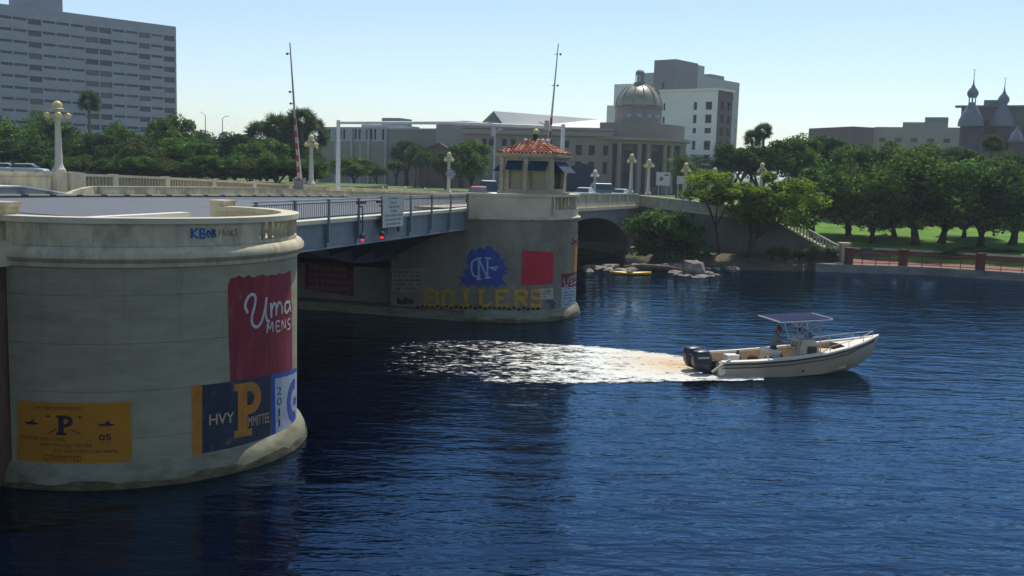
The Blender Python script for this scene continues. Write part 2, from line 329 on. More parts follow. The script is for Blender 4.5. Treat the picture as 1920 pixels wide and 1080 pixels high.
# ================================================================= BRIDGE PIERS
R = 4.85
def pier(name, label, s0, t0, win):
    R = 4.85 if s0 > 10 else 4.68
    root = bthing(name, label, 'bridge pier', s0, t0)
    def ring(rad, z, n=40, back=-19.5, inset=0):
        pts = [Vector((back, -rad, z)), Vector((-.02, -rad, z))]
        pts += [Vector((rad*math.cos(a), rad*math.sin(a), z)) for a in [-math.pi/2 + math.pi*i/n for i in range(n+1)]]
        pts += [Vector((-.02, rad, z)), Vector((back, rad, z))]
        return pts
    # body behind the nose (slightly narrower, stained)
    mb = MB(); mb.loft([ring(R, .45), ring(R, 5.35)]); 
    # clip: nose only for x>0 -> separate body
    nose = MB(); q = lambda rad, z: [Vector((0, -rad, z))] + [Vector((rad*math.cos(a), rad*math.sin(a), z)) for a in [-math.pi/2 + math.pi*i/48 for i in range(49)]] + [Vector((0, rad, z))]
    prof = [(R, .5), (R, 5.5)]
    nose.loft([q(R, .5+(5.0)*i/8) for i in range(9)])
    nose.build('nose_wall', CONC if s0 < 10 else CONCF, root, smooth='auto')
    body = MB(); e = .55
    if s0 > 10:
        # channel side flush with the nose for a stretch, then a recess under the leaf
        body.prism([(0, -R+.01), (-4.4, -R+.01), (-4.4, -R+.9), (-16.5, -R+.9), (-16.5, -R+.01), (-20, -R+.01), (-20, R), (0, R)], .5, 2.5)
        body.prism([(0, -R+.01), (-4.4, -R+.01), (-4.4, -R+4.5), (-16.5, -R+4.5), (-16.5, -R+.01), (-20, -R+.01), (-20, R), (0, R)], 2.5, 5.05)
    else:
        body.prism([(0, -R+e), (-20, -R+e), (-20, R-.02), (0, R-.02)], .5, 5.05)
    body.build('body_wall', CONCF if s0 > 10 else RUST, root)
    lg = MB(); pr = [(R+.29, -1.5), (R+.29, .0), (R+.24, .30), (R+.15, .48), (R+.01, .60)]
    lg.loft([q(r, z) for r, z in pr]); 
    for r, z, r2, z2 in [(R+.28, -1.5, 5.1, .42)]:
        lg.prism([(0, -(r if s0 > 10 else r-e)), (-20, -(r if s0 > 10 else r-e)), (-20, r), (0, r)], -1.5, .46)
    lg.build('ledge', LEDGE, root, smooth='auto')
    ag = MB(); rr_ = random.Random(4); up_ = [rr_.uniform(.10, .26) for _ in range(60)]
    qq = lambda rad, zs: [Vector((0, -rad, zs[0]))] + [Vector((rad*math.cos(a), rad*math.sin(a), zs[i])) for i, a in enumerate([-math.pi/2 + math.pi*i/48 for i in range(49)])] + [Vector((0, rad, zs[50]))]
    ag.loft([qq(R+.31, [-1]*51), qq(R+.32, [0]*51), qq(R+.285, up_[:51])], caps=False, closed=False); ag.build('algae_band', ALGAE, root, smooth='auto')
    bt = MB(); pr = [(R-.3, 5.45), (R+.06, 5.5), (R+.08, 5.6), (R+.15, 5.66), (R+.20, 5.72), (R+.20, 5.84), (R+.13, 5.93), (R+.06, 5.98), (R-.3, 6.0)]
    if s0 > 10: pr = [(R-.3, 5.42), (R+.02, 5.45), (R+.14, 5.55), (R+.14, 5.62), (R+.02, 5.7), (R-.3, 5.72)]
    bt.loft([q(r, z) for r, z in pr]); bt.build('cornice', TRIM, root, smooth='auto')
    # parapet: curved wall with a balustraded opening
    def arcwall(a0, a1, ri, ro, z0, z1, mbx, n=None):
        n = n or max(2, int(abs(a1-a0)/4)); rings = []
        for i in range(n+1):
            a = math.radians(lerp(a0, a1, i/n)); c, s_ = math.cos(a), math.sin(a)
            rings.append([Vector((ri*c, ri*s_, z0)), Vector((ro*c, ro*s_, z0)), Vector((ro*c, ro*s_, z1)), Vector((ri*c, ri*s_, z1))])
        mbx.loft(rings)
    pa = MB(); zt = 6.71 if s0 < 10 else 6.92
    arcwall(-90, win[0], R-.38, R-.02, 5.9 if s0 < 10 else 5.65, zt-.14, pa); arcwall(win[1], 88, R-.38, R-.02, 5.9 if s0 < 10 else 5.65, zt-.14, pa)
    arcwall(win[0], win[1], R-.38, R-.02, 5.8 if s0 < 10 else 5.6, 6.08, pa)
    pa.build('parapet', TRIM if s0 < 10 else PALE, root, smooth='auto')
    cpg = MB(); arcwall(-91, 89, R-.46, R+.06, zt-.142, zt, cpg, 50); cpg.build('coping', PALE, root, smooth='auto')
    bl = MB()
    k = int((win[1]-win[0])/4.2)
    for i in range(1, k):
        a = math.radians(lerp(win[0], win[1], i/k)); bl.lathe([(.05, 6.07), (.09, 6.2), (.045, 6.4), (.08, zt-.2), (.05, zt-.13)], ((R-.2)*math.cos(a), (R-.2)*math.sin(a), 0), 6)
    bl.build('balustrade', TRIM, root)
    # overlook floor
    fl = MB(); fl.add([Vector((0, -4.5, 5.86))] + [Vector((4.5*math.cos(a), 4.5*math.sin(a), 5.86)) for a in [-math.pi/2 + math.pi*i/24 for i in range(25)]] + [Vector((0, 4.5, 5.86))], [tuple(range(27))])
    fl.build('overlook_floor', PALE, root)
    def fn(u, z, off=.006):
        r = R + off
        if u < 0: return Vector((u, -r, z))
        a = -math.pi/2 + u/R; return Vector((r*math.cos(a), r*math.sin(a), z))
    Ci = B(s0, t0)
    def uz(x, y, rad=R):
        r = ray(x, y); o = Vector((0, 0, H)) - Ci; ox, oy = o.dot(N), o.dot(A); dx, dy = r.dot(N), r.dot(A)
        a_, b_, c_ = dx*dx+dy*dy, 2*(ox*dx+oy*dy), ox*ox+oy*oy-rad*rad; D = b_*b_-4*a_*c_
        if D < 0: D = 0
        k = (-b_-math.sqrt(D))/(2*a_); px, py = ox+k*dx, oy+k*dy
        if px < 0:
            k = (-rad-oy)/dy; px = ox+k*dx; return (px, H+k*r.z)
        return ((math.atan2(py, px)+math.pi/2)*rad, H+k*r.z)
    return root, fn, uz
PN, fnN, uzN = pier('bridge_pier', 'round-nosed concrete bridge pier in the foreground with a yellow painted panel and a red patch', -.1, 0, (-8, 32))
PF, fnF, uzF = pier('bridge_pier', 'far round-nosed bridge pier carrying the tile-roofed tender house, painted with yellow letters', 31.0, .87, (-29, 29))
PAINT = {}
def paint(name, col, var=.22, sc=2.5, stretch=(1, 1, 1)): return mat('paint_'+name, col, .85, var, sc, stretch=stretch, bump=.1, col2=(.20, .18, .14), k2=.55, s2=2.2, th=(.57, .70))
def patch(name, pts, m, parent, fn, uz, off=.006, label=None, sub=None, rough_edge=0):
    V = [uz(*p) for p in pts]
    if rough_edge:
        V2 = []
        for i in range(len(V)):
            a, b = V[i], V[(i+1) % len(V)]
            V2 += [(lerp(a[0], b[0], k/6)+random.uniform(-1, 1)*rough_edge*(k > 0), lerp(a[1], b[1], k/6)+random.uniform(-1, 1)*rough_edge*(k > 0)) for k in range(6)]
        V = V2
    o = surf_obj(name, V, [tuple(range(len(V)))], m, parent, lambda u, z: fn(u, z, off))
    if label: o['label'] = label
    return o
def quadmap(uz, q):
    """unit square -> surface through four photo corners (tl,tr,br,bl)"""
    c = [uz(*p) for p in q]
    def g(x, y):
        top = (lerp(c[0][0], c[1][0], x), lerp(c[0][1], c[1][1], x)); bot = (lerp(c[3][0], c[2][0], x), lerp(c[3][1], c[2][1], x))
        return (lerp(bot[0], top[0], y), lerp(bot[1], top[1], y))
    return g
def marks(name, VF, m, parent, fn, off=.012, g=None, label=None):
    V, Fs = VF
    if g: V = [g(*v) for v in V]
    o = surf_obj(name, V, Fs, m, parent, lambda u, z: fn(u, z, off), .2)
    if label: o['label'] = label
    return o
def join2d(*vf):
    V = []; Fs = []
    for v, f in vf: o = len(V); V += v; Fs += [tuple(i+o for i in q) for q in f]
    return V, Fs
INK = paint('black', (.02, .018, .02)); WHT = paint('white', (.50, .50, .48)); YEL = paint('amber', (.44, .18, .008), .15, 1.5); NAVY = paint('navy', (.022, .028, .050), .35, 1.5)
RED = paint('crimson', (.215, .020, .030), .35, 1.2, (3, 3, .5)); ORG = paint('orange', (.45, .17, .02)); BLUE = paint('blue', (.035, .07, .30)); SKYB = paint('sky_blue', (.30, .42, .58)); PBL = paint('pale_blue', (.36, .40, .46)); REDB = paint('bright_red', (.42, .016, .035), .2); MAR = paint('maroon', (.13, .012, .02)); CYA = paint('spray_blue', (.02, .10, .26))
# yellow panel
q = [(32, 750), (245, 753), (247, 873), (32, 866)]
y0 = patch('mural', q, YEL, PN, fnN, uzN, label='yellow painted panel with black letters', rough_edge=.012); g = quadmap(uzN, q)
sub = join2d(text2d('THEY ARE MY OU ADMITS', .17, .60, .885, .935), text2d('WE WORK REALLY HARD', .04, .46, .395, .445), text2d("WE'RE TIRED ALL THE TIME", .22, .68, .305, .355), text2d('AND OUR COACH IS AN ANIMAL', .35, .90, .215, .265))
marks('lettering', sub, INK, y0, fnN, g=g); marks('lettering', text2d('COMMITTED', .265, .585, .08, .17), paint('brown', (.09, .025, .01)), y0, fnN, g=g)
marks('lettering', text2d('05', .735, .835, .41, .51, .02), INK, y0, fnN, g=g)
def blockP(x0, x1, yb, yt, lw=.3):
    w = x1-x0; h = yt-yb; X = lambda a: x0+a*w; Y = lambda b: yb+b*h
    rects = [(0.0, .0, .62, .13), (.12, .0, .45, 1), (0, .87, .5, 1)]
    V = []; Fs = []
    for a, b, c, d in rects: o = len(V); V += [(X(a), Y(b)), (X(c), Y(b)), (X(c), Y(d)), (X(a), Y(d))]; Fs.append((o, o+1, o+2, o+3))
    n = 10
    for i in range(n+1):
        t = math.pi/2 - math.pi*i/n; V += [(X(.55+.45*math.cos(t)), Y(.70+.30*math.sin(t))), (X(.55+.16*math.cos(t)), Y(.70+.13*math.sin(t)))]
    o = len(V)-2*(n+1); Fs += [(o+2*i, o+2*i+2, o+2*i+3, o+2*i+1) for i in range(n)]
    o = len(V); V += [(X(.44), Y(.83)), (X(.56), Y(.83)), (X(.56), Y(1)), (X(.44), Y(1)), (X(.44), Y(.4)), (X(.56), Y(.4)), (X(.56), Y(.57)), (X(.44), Y(.57))]; Fs += [(o, o+1, o+2, o+3), (o+4, o+5, o+6, o+7)]
    return V, Fs
marks('emblem', blockP(.375, .52, .49, .80), INK, y0, fnN, g=g)
def plane2d(cx, cy, w):
    return [(cx-.5*w, cy-.004), (cx-.1*w, cy+.012), (cx+.05*w, cy+.05), (cx+.16*w, cy+.055), (cx+.12*w, cy+.015), (cx+.5*w, cy-.012), (cx+.1*w, cy-.035), (cx-.35*w, cy-.035)], [tuple(range(8))]
marks('emblem', join2d(plane2d(.15, .665, .14), plane2d(.80, .665, .15)), INK, y0, fnN, g=g)
marks('emblem', join2d(stroke2d([[(.30, .50), (.375, .58)], [(.50, .585), (.585, .51)]], .012), stroke2d([[(.29, .77), (.315, .79)], [(.565, .785), (.59, .765)]], .03)), paint('brown', (.09, .025, .01)), y0, fnN, g=g)
# red mural, then navy panel, then framed pale-blue panel
ru = [(427, 535)] + [(x, y) for x, y in ((432, 522), (440, 520), (449, 516), (455, 521), (466, 515), (474, 521), (483, 517), (492, 514), (500, 518), (509, 515), (517, 516), (524, 512), (531, 514), (538, 510), (545, 506))] + [(546, 560), (547, 620), (548, 690), (520, 708), (480, 714), (432, 716), (429, 640)]
r0_ = patch('mural', ru, RED, PN, fnN, uzN, .008, 'dark red brushed patch with white script')
def px2(lines): return [[uzN(*p) for p in smoothline(l)] for l in lines]
um = px2([[(464, 587), (459, 574), (463, 560), (471, 552), (478, 556), (477, 572), (472, 592), (472, 606), (480, 613), (489, 604), (496, 580), (499, 557)], [(499, 557), (497, 585), (500, 600), (505, 603)],
          [(507, 568), (508, 596)], [(508, 582), (513, 569), (517, 574), (517, 592)], [(517, 580), (522, 567), (527, 572), (528, 588)],
          [(541, 566), (535, 568), (533, 580), (537, 586), (542, 576), (542, 564), (544, 584)]])
marks('lettering', stroke2d(um, .085), WHT, r0_, fnN, .016)
me_ = px2([[(500, 625), (501, 607), (505, 616), (510, 604), (511, 622)], [(524, 602), (517, 604), (518, 621), (525, 619)], [(518, 612), (523, 611)], [(528, 619), (528, 601), (534, 615), (534, 598)], [(543, 597), (539, 600), (539, 606), (543, 610), (542, 616), (538, 617)]])
marks('lettering', stroke2d(me_, .05), WHT, r0_, fnN, .016)
ss = px2([[(548, 556), (545, 562), (547, 570), (549, 578), (546, 584)]]); marks('lettering', stroke2d(ss, .09), paint('tan', (.45, .25, .10)), r0_, fnN, .018)
o1 = patch('mural', [(359, 723), (379, 721), (379, 863), (361, 868)], ORG, PN, fnN, uzN, .007, 'orange painted stripe', rough_edge=.01)
q = [(379, 722), (506, 702), (507, 842), (379, 863)]
n0 = patch('mural', q, NAVY, PN, fnN, uzN, .011, 'navy blue panel with a big orange letter'); g = quadmap(uzN, q)
marks('emblem', blockP(.40, .82, .25, .96), ORG, n0, fnN, .019, g=g)
marks('lettering', text2d('HVY', .08, .40, .46, .60, .01), paint('cream', (.5, .34, .2)), n0, fnN, .019, g=g)
marks('lettering', text2d('MMITTEE', .60, .97, .37, .50), paint('cream', (.5, .34, .2)), n0, fnN, .019, g=g)
q = [(507, 702), (555, 688), (555, 806), (509, 834)]
b0 = patch('mural', q, BLUE, PN, fnN, uzN, .014, 'blue framed pale panel with a large letter'); g = quadmap(uzN, q)
marks('emblem', ([(.09, .07), (1.0, .07), (1.0, .93), (.09, .93)], [(0, 1, 2, 3)]), PBL, b0, fnN, .020, g=g)
for i, ch in enumerate('2011'): marks('lettering', text2d(ch, .13 if ch != '1' else .17, .26 if ch != '1' else .21, .78-.155*i-.09, .78-.155*i+.02), NAVY, b0, fnN, .026, g=g)
gg = [(.74+.23*math.cos(t)*1.0, .52+.25*math.sin(t)) for t in [math.radians(a) for a in range(70, 300, 12)]]
marks('emblem', stroke2d([gg], .15), BLUE, b0, fnN, .026, g=g)
marks('emblem', ([(.72, .44), (.90, .44), (.90, .56), (.72, .56)], [(0, 1, 2, 3)]), BLUE, b0, fnN, .027, g=g)
kb = [[uzN(*p) for p in l] for l in [[(360, 428), (360, 447)], [(371, 428), (361, 438), (371, 447)], [(376, 447), (376, 428), (383, 430), (383, 436), (377, 438), (385, 440), (384, 446), (376, 447)], [(391, 432), (388, 438), (391, 445), (395, 438), (391, 432)], [(399, 430), (399, 446), (404, 443), (404, 438), (399, 438), (404, 433), (399, 430)]]]
surf_obj('graffiti', *stroke2d(kb, .06), CYA, PN, lambda u, z: fnN(u, z, -.012), .2)
kb = [[uzN(*p) for p in l] for l in [[(411, 443), (413, 431), (417, 437), (420, 430), (421, 442)], [(424, 442), (427, 430), (431, 442)], [(434, 442), (434, 431), (438, 433), (435, 437), (439, 442)], [(441, 431), (446, 430)], [(443, 431), (444, 442)]]]
surf_obj('graffiti', *stroke2d(kb, .035), paint('rust_spray', (.34, .16, .10)), PN, lambda u, z: fnN(u, z, -.012), .2)
# far pier paintings
import cmath
rg = random.Random(3); sp_pts = []
base = [(858, 540), (866, 528), (860, 520), (872, 518), (868, 508), (880, 500), (872, 492), (877, 478), (884, 466), (893, 470), (900, 462), (906, 468), (913, 461), (922, 463), (928, 470), (936, 476), (940, 487), (951, 484), (944, 493), (948, 500), (956, 505), (945, 508), (953, 514), (944, 515), (941, 522), (950, 537), (938, 533), (930, 540), (922, 534), (916, 540), (908, 535), (896, 538), (886, 533), (876, 539), (870, 530)]
s0_ = patch('mural', base, BLUE, PF, fnF, uzF, .008, 'blue paint splash with interlocked pale letters')
L2 = [[(898, 487), (891, 486), (885, 492), (884, 506), (888, 517), (896, 519), (900, 514)], [(898, 484), (898, 523)], [(894, 484), (903, 484)], [(894, 523), (903, 523)], [(898, 486), (914, 521)], [(914, 482), (914, 523)], [(909, 483), (921, 485)], [(909, 521), (920, 520)], [(918, 502), (934, 501), (929, 506), (922, 503)]]
marks('emblem', stroke2d([[uzF(*p) for p in l] for l in L2], .10), SKYB, s0_, fnF, .018)
patch('mural', [(979, 469), (1038, 473), (1037, 531), (977, 535)], REDB, PF, fnF, uzF, .008, 'plain bright red painted square', rough_edge=.02)
def slab(ch):
    D = {'B': [[(0, 0), (0, 1)], [(0, 1), (.8, 1), (.95, .85), (.95, .65), (.8, .52), (0, .52)], [(.8, .52), (1, .38), (1, .14), (.8, 0), (0, 0)]], 'O': [[(.1, .15), (.1, .85), (.3, 1), (.7, 1), (.9, .85), (.9, .15), (.7, 0), (.3, 0), (.1, .15)]],
         'I': [[(.5, 0), (.5, 1)], [(.15, 0), (.85, 0)], [(.15, 1), (.85, 1)]], 'L': [[(.2, 1), (.2, 0), (.95, 0), (.95, .25)], [(0, 1), (.5, 1)]], 'E': [[(.95, .8), (.95, 1), (.15, 1), (.15, 0), (.95, 0), (.95, .2)], [(.15, .5), (.7, .5)]],
         'R': [[(.15, 0), (.15, 1), (.8, 1), (.95, .85), (.95, .62), (.8, .5), (.15, .5)], [(.5, .5), (1, 0)], [(0, 0), (.35, 0)]], 'S': [[(.9, .78), (.9, 1), (.1, 1), (.1, .55), (.9, .45), (.9, 0), (.1, 0), (.1, .22)]]}
    return D[ch]
xs_ = [(798, 821), (829, 852), (862, 884), (897, 921), (928, 953), (964, 988), (995, 1016)]
for ch, (xa, xb) in zip('BOILERS', xs_):
    yt, yb = 545, 573
    ln = [[uzF(lerp(xa, xb, a), lerp(yb, yt, b) - .0*(xa-800)) for a, b in l] for l in slab(ch)]
    o = marks('lettering', stroke2d(ln, .21), paint('mustard', (.46, .27, .02)), PF, fnF, .010)
tr = [[(744, 570), (744, 560), (748, 556), (750, 563), (757, 562), (758, 557), (763, 557), (764, 563), (770, 560), (775, 562), (776, 570)]]
surf_obj('mural', [uzF(*p) for p in tr[0]], [tuple(range(11))], INK, PF, lambda u, z: fnF(u, z, .008), .2)['label'] = 'black painted locomotive silhouette'
V = []; Fs = []
for x in range(780, 1012, 9):
    y = 574 + (x-780)*.02 + 1.5*math.sin(x); o = len(V); V += [uzF(x, y+3), uzF(x+7, y+3), uzF(x+6.5, y-1.5), uzF(x+3, y-2.5), uzF(x, y)]; Fs.append((o, o+1, o+2, o+3, o+4))
surf_obj('mural', V, Fs, INK, PF, lambda u, z: fnF(u, z, .013), .2)['label'] = 'row of small black painted train cars'
# pale text block, small board, right edge signs
def scribble(x0, x1, y0, y1, rows, rg, dens=.8, slope=0):
    V = []; Fs = []
    for r in range(rows):
        x = x0 + rg.uniform(0, (x1-x0)*.1); yy = lerp(y0, y1, (r+.5)/rows); hh = (y1-y0)/rows*.26
        while x < x1-1.5:
            w = rg.uniform(1.2, 3.4)
            if rg.random() < dens:
                o = len(V); sl = slope*(x-x0); V += [uzF(x, yy+hh-sl), uzF(x+w, yy+hh*.8-sl), uzF(x+w, yy-hh-sl), uzF(x+.3, yy-hh*.7-sl)]; Fs.append((o, o+1, o+2, o+3))
            x += w+rg.uniform(.5, 1.2)
    return V, Fs
p0 = patch('mural', [(735, 505), (795, 503), (795, 547), (735, 547)], paint('faded_wash', (.26, .25, .21)), PF, fnF, uzF, .006, 'faded pale panel with rows of small writing')
marks('lettering', scribble(738, 790, 506, 545, 5, rg, .75), paint('faded_ink', (.07, .06, .09)), p0, fnF, .012)
p0 = patch('mural', [(1013, 541), (1037, 540), (1037, 561), (1013, 561)], paint('buff', (.40, .37, .26)), PF, fnF, uzF, .012, 'small buff painted board')
marks('lettering', scribble(1015, 1035, 543, 559, 3, rg, .4), paint('faded_ink', (.07, .06, .09)), p0, fnF, .018)
patch('mural', [(1022, 563), (1036, 561), (1042, 569), (1038, 580), (1032, 581), (1031, 571), (1026, 567)], paint('faded_ink2', (.05, .06, .12)), PF, fnF, uzF, .008, 'dark blue scrawled figure')
p0 = patch('mural', [(1052, 514), (1084, 508), (1084, 536), (1053, 539)], MAR, PF, fnF, uzF, .010, 'maroon banner with white capitals')
g = quadmap(uzF, [(1052, 514), (1084, 508), (1084, 536), (1053, 539)])
marks('lettering', stroke2d([[(.08, .62), (.1, .1), (.2, .08), (.22, .66)], [(.32, .68), (.33, .3), (.42, .32), (.42, .7), (.32, .68)], [(.52, .35), (.52, .78), (.62, .78), (.62, .55), (.53, .55)], [(.70, .4), (.74, .85), (.8, .42)], [(.86, .9), (.86, .45)], [(.82, .9), (.95, .92)], [(.3, .15), (.95, .30)]], .07) if False else join2d(stroke2d([[g(a, b) for a, b in l] for l in [[(.08, .66), (.12, .1), (.24, .1), (.26, .7)], [(.36, .7), (.36, .38), (.48, .42), (.48, .74), (.36, .7)], [(.57, .42), (.57, .8), (.68, .8), (.66, .6)], [(.74, .48), (.78, .88), (.84, .5)], [(.92, .92), (.92, .5)], [(.36, .18), (.95, .34)]]], .07)), WHT, p0, fnF, .016)
p0 = patch('mural', [(1053, 539), (1084, 536), (1083, 571), (1052, 578)], PBL, PF, fnF, uzF, .010, 'pale notice panel with green writing')
marks('lettering', scribble(1055, 1081, 540, 574, 6, rg, .75, .12), paint('green_ink', (.05, .12, .13)), p0, fnF, .016)
patch('mural', [(1052, 578), (1083, 571), (1083, 577), (1053, 584)], MAR, PF, fnF, uzF, .010, 'maroon stripe under the notice panel')
p0 = patch('mural', [(1070, 515), (1073, 470), (1078, 442), (1086, 440), (1086, 508)], paint('sunset', (.50, .20, .05)), PF, fnF, uzF, .008, 'orange sunset painting with a dark palm')
marks('emblem', stroke2d([[uzF(*p) for p in l] for l in [[(1073, 512), (1075, 480), (1078, 455)], [(1070, 458), (1078, 453), (1084, 458)], [(1072, 449), (1078, 453), (1083, 447)]]], .10), paint('dark_palm', (.06, .04, .03)), p0, fnF, .016)
# painted block under the leaf
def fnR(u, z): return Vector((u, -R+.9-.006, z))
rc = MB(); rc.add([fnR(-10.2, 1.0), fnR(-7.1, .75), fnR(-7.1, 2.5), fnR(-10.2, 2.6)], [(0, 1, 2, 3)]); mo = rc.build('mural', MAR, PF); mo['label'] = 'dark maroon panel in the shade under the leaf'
V = []; Fs = []
for r in range(4):
    u = -9.9
    while u < -7.5:
        w = rg.uniform(.15, .35); z = 2.2-.38*r; o = len(V); V += [(u, z), (u+w, z), (u+w, z+.18), (u, z+.2)]; Fs.append((o, o+1, o+2, o+3)); u += w+.09
rc = MB(); rc.add([fnR(a, b) - Vector((0, .006, 0)) for a, b in V], Fs); rc.build('lettering', paint('pink_ink', (.25, .10, .12)), mo)
# ================================================================= BRIDGE DECK, LEAVES
def zr(s): return 5.98 if s < 30 else 5.98 - .0155*(s-30) if s < 200 else 3.3   # road level
XF = -18.0
def pw(tab, s):
    if s <= tab[0][0]: return tab[0][1]
    for (a, za), (b, zb) in zip(tab, tab[1:]):
        if s <= b: return lerp(za, zb, (s-a)/(b-a))
    return tab[-1][1]
KZ = [(12, 6.34), (33, 6.01), (45, 5.80), (79, 4.9), (110, 4.6)]            # far kerb line
BZ = [(18.4, 6.77), (33, 6.62), (42.5, 6.34), (79, 5.45), (110, 5.1)]       # barrier top
PZ = [(19.5, 7.38), (26.2, 7.23), (41.5, 6.74), (74, 5.72), (110, 5.45)]    # far parapet top
ROOT = lambda name, label, cat, s=0, t=0: bthing(name, label, cat, s, t, 0)
# near approach and pier top deck (road structure)
def deckslab(name, s0, s1, t0, t1, zoff, th, m, kind='structure', step=6):
    mb = MB(); k = max(1, int((s1-s0)/step)); rings = []
    for i in range(k+1):
        s = lerp(s0, s1, i/k); za, zb = (pw(KZ, s) if t0 < -10 else zr(s))+zoff, (pw(KZ, s) if t1 < -10 else zr(s))+zoff; rings.append([B(s, t0, za-th), B(s, t1, zb-th), B(s, t1, zb), B(s, t0, za)])
    mb.loft(rings); return structure(name, mb, m)
deckslab('road', -70, 4.86, -16.3, -2.2, -.02, .6, ROADM)
deckslab('road', 26.2, 240, -16.3, -2.2, -.02, .6, ROADM)
deckslab('sidewalk', -70, 4.86, -18.4, -16.305, .14, .7, PALE)
deckslab('sidewalk', 26.2, 110, -18.4, -16.305, .14, .7, PALE)
deckslab('sidewalk', -70, 4.86, -2.195, .2, .10, .6, PALE)
deckslab('sidewalk', 26.2, 110, -2.195, .75, .10, .6, PALE)
# approach parapet at the far left (rises slightly) as its own thing
ap = ROOT('approach_parapet', 'weathered concrete approach parapet left of the foreground pier', 'parapet', 0, 0)
mb = MB(); mb.box((-.6, -40, 5.5), (-.1, -4.2, 6.9)); mb.box((-.68, -40, 6.9), (-.02, -4.2, 7.02)); mb.build('parapet_wall', TRIM, ap)
mb = MB(); mb.box((-.62, -40, -1), (-.05, -4.62, 5.5)); mb.build('approach_wall', RUST, ap)
# bascule leaves
def leaf(sA, sB, pivot, label):
    root = ROOT('bascule_leaf', label, 'bridge leaf', 0, 0); lo, hi = min(sA, sB), max(sA, sB)
    dk = MB(); dk.loft([[Vector((XF+.4, s, 5.62)), Vector((.62, s, 5.62)), Vector((.62, s, 5.93)), Vector((-16.3, s, pw(KZ, s)-.02)), Vector((XF+.4, s, pw(KZ, s)+.1))] for s in (lo, (lo+hi)/2, hi)]); dk.build('deck', mat('steel_grid_deck', (.10, .11, .12), .7, .15, 3), root)
    cb = MB(); cb.box((.30, lo, 5.935), (.84, hi, 6.07)); cb.build('kerb', CURBM, root)
    cb = MB(); cb.box((XF-.1, lo, 5.935), (XF+.3, hi, 6.07)); cb.build('kerb', CURBM, root)
    fa = MB(); fa.box((.70, lo, 5.0), (.80, hi, 5.90)); fa.box((.62, lo, 4.94), (.92, hi, 5.0)); fa.box((.62, lo, 5.90), (.90, hi, 5.932))
    k = int((hi-lo)/2.6)
    for i in range(k+1):
        s = lo+.08+(hi-lo-.16)*i/k; fa.box((.80, s-.05, 5.0), (.90, s+.05, 5.90))
    fa.build('fascia_girder', STEEL, root)
    fb = MB(); fb.box((XF-.1, lo, 4.95), (XF, hi, 5.90)); fb.build('fascia_girder', STEEL, root)
    for tg in (-3.4, -14.4):
        gd_ = MB(); rings = []
        for i in range(13):
            s = lo+(hi-lo)*i/12; d = abs(s-pivot)/(hi-lo); zb = 3.2 + 1.1*max(0, (d-.35)/.65)**1.3
            rings.append([Vector((tg-.22, s, zb)), Vector((tg+.22, s, zb)), Vector((tg+.22, s, 5.6)), Vector((tg-.22, s, 5.6))])
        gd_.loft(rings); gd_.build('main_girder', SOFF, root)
    for i in range(k+1):
        s = lo+.25+(hi-lo-.5)*i/k; d = abs(s-pivot)/(hi-lo); zb = 3.3 + 1.1*max(0, (d-.35)/.65)**1.3
        br = MB(); pts = []
        for j in range(7):
            a = j/6; t = lerp(.68, -3.2, a); z = lerp(4.93, zb, a**.75 if False else (a*.55+a*a*.45)); pts.append((t, z))
        poly = pts + [(-3.2, 5.6), (.68, 5.6)]
        n_ = len(poly); br.add([Vector((x, s-.06, z)) for x, z in poly] + [Vector((x, s+.06, z)) for x, z in poly], [tuple(range(n_)), tuple(range(2*n_-1, n_-1, -1))] + [(i_, (i_+1) % n_, (i_+1) % n_+n_, i_+n_) for i_ in range(n_)])
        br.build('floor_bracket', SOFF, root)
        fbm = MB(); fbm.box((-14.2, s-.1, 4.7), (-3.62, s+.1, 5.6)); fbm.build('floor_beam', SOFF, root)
    # railing on the camera side
    for tt, side in ((.86, 1),):
        rl = MB(); rl.box((tt-.04, lo+.02, 6.80), (tt+.05, hi-.02, 6.87)); rl.build('top_rail', GALV if side > 0 else STEEL, root)
        rl = MB(); rl.box((tt-.02, lo+.02, 6.16), (tt+.02, hi-.02, 6.20)); rl.box((tt-.02, lo+.02, 6.70), (tt+.02, hi-.02, 6.73))
        s = lo+.15
        while s < hi: rl.box((tt-.008, s-.008, 6.2), (tt+.008, s+.008, 6.7)); s += .16
        rl.build('railing_infill', DSTEEL, root)
        for i in range(k+1):
            s = lo+.12+(hi-lo-.24)*i/k; po = MB(); po.box((tt+.055, s-.05, 5.2), (tt+.13, s+.05, 6.86)) if side > 0 else po.box((tt-.13, s-.05, 5.2), (tt-.055, s+.05, 6.86)); po.build('rail_post', STEEL, root)
    return root
leaf(4.9, 15.5, 4.9, 'steel bascule leaf beside the foreground pier, nearer half of the drawbridge')
leaf(15.54, 26.1, 26.1, 'steel bascule leaf reaching the tender house pier, farther half of the drawbridge')
# barrier on the leaves' far side continues (concrete barrier along far kerb)
bar = ROOT('traffic_barrier', 'low concrete barrier along the far kerb with a curved end', 'barrier')
def strip(mb, s0, s1, t0, t1, za, zb, step=4, z0f=None):
    k = max(1, int((s1-s0)/step)); rings = []
    for i in range(k+1):
        s = lerp(s0, s1, i/k); z = z0f(s) if z0f else zr(s); rings.append([Vector((t0, s, z+za)), Vector((t1, s, z+za)), Vector((t1, s, z+zb)), Vector((t0, s, z+zb))])
    mb.loft(rings)
mb = MB(); rings = []
for i in range(9): a = i/8; z = .10+.42*math.sin(a*math.pi/2); s = 16.0+2.4*a; rings.append([Vector((-16.8, s, 6.02)), Vector((-16.4, s, 6.02)), Vector((-16.45, s, 6.24+z)), Vector((-16.75, s, 6.24+z))])
mb.loft(rings); strip(mb, 18.4, 90, -16.8, -16.4, -.75, -.045, z0f=lambda s: pw(BZ, s)); mb.build('barrier_wall', TRIM, bar)
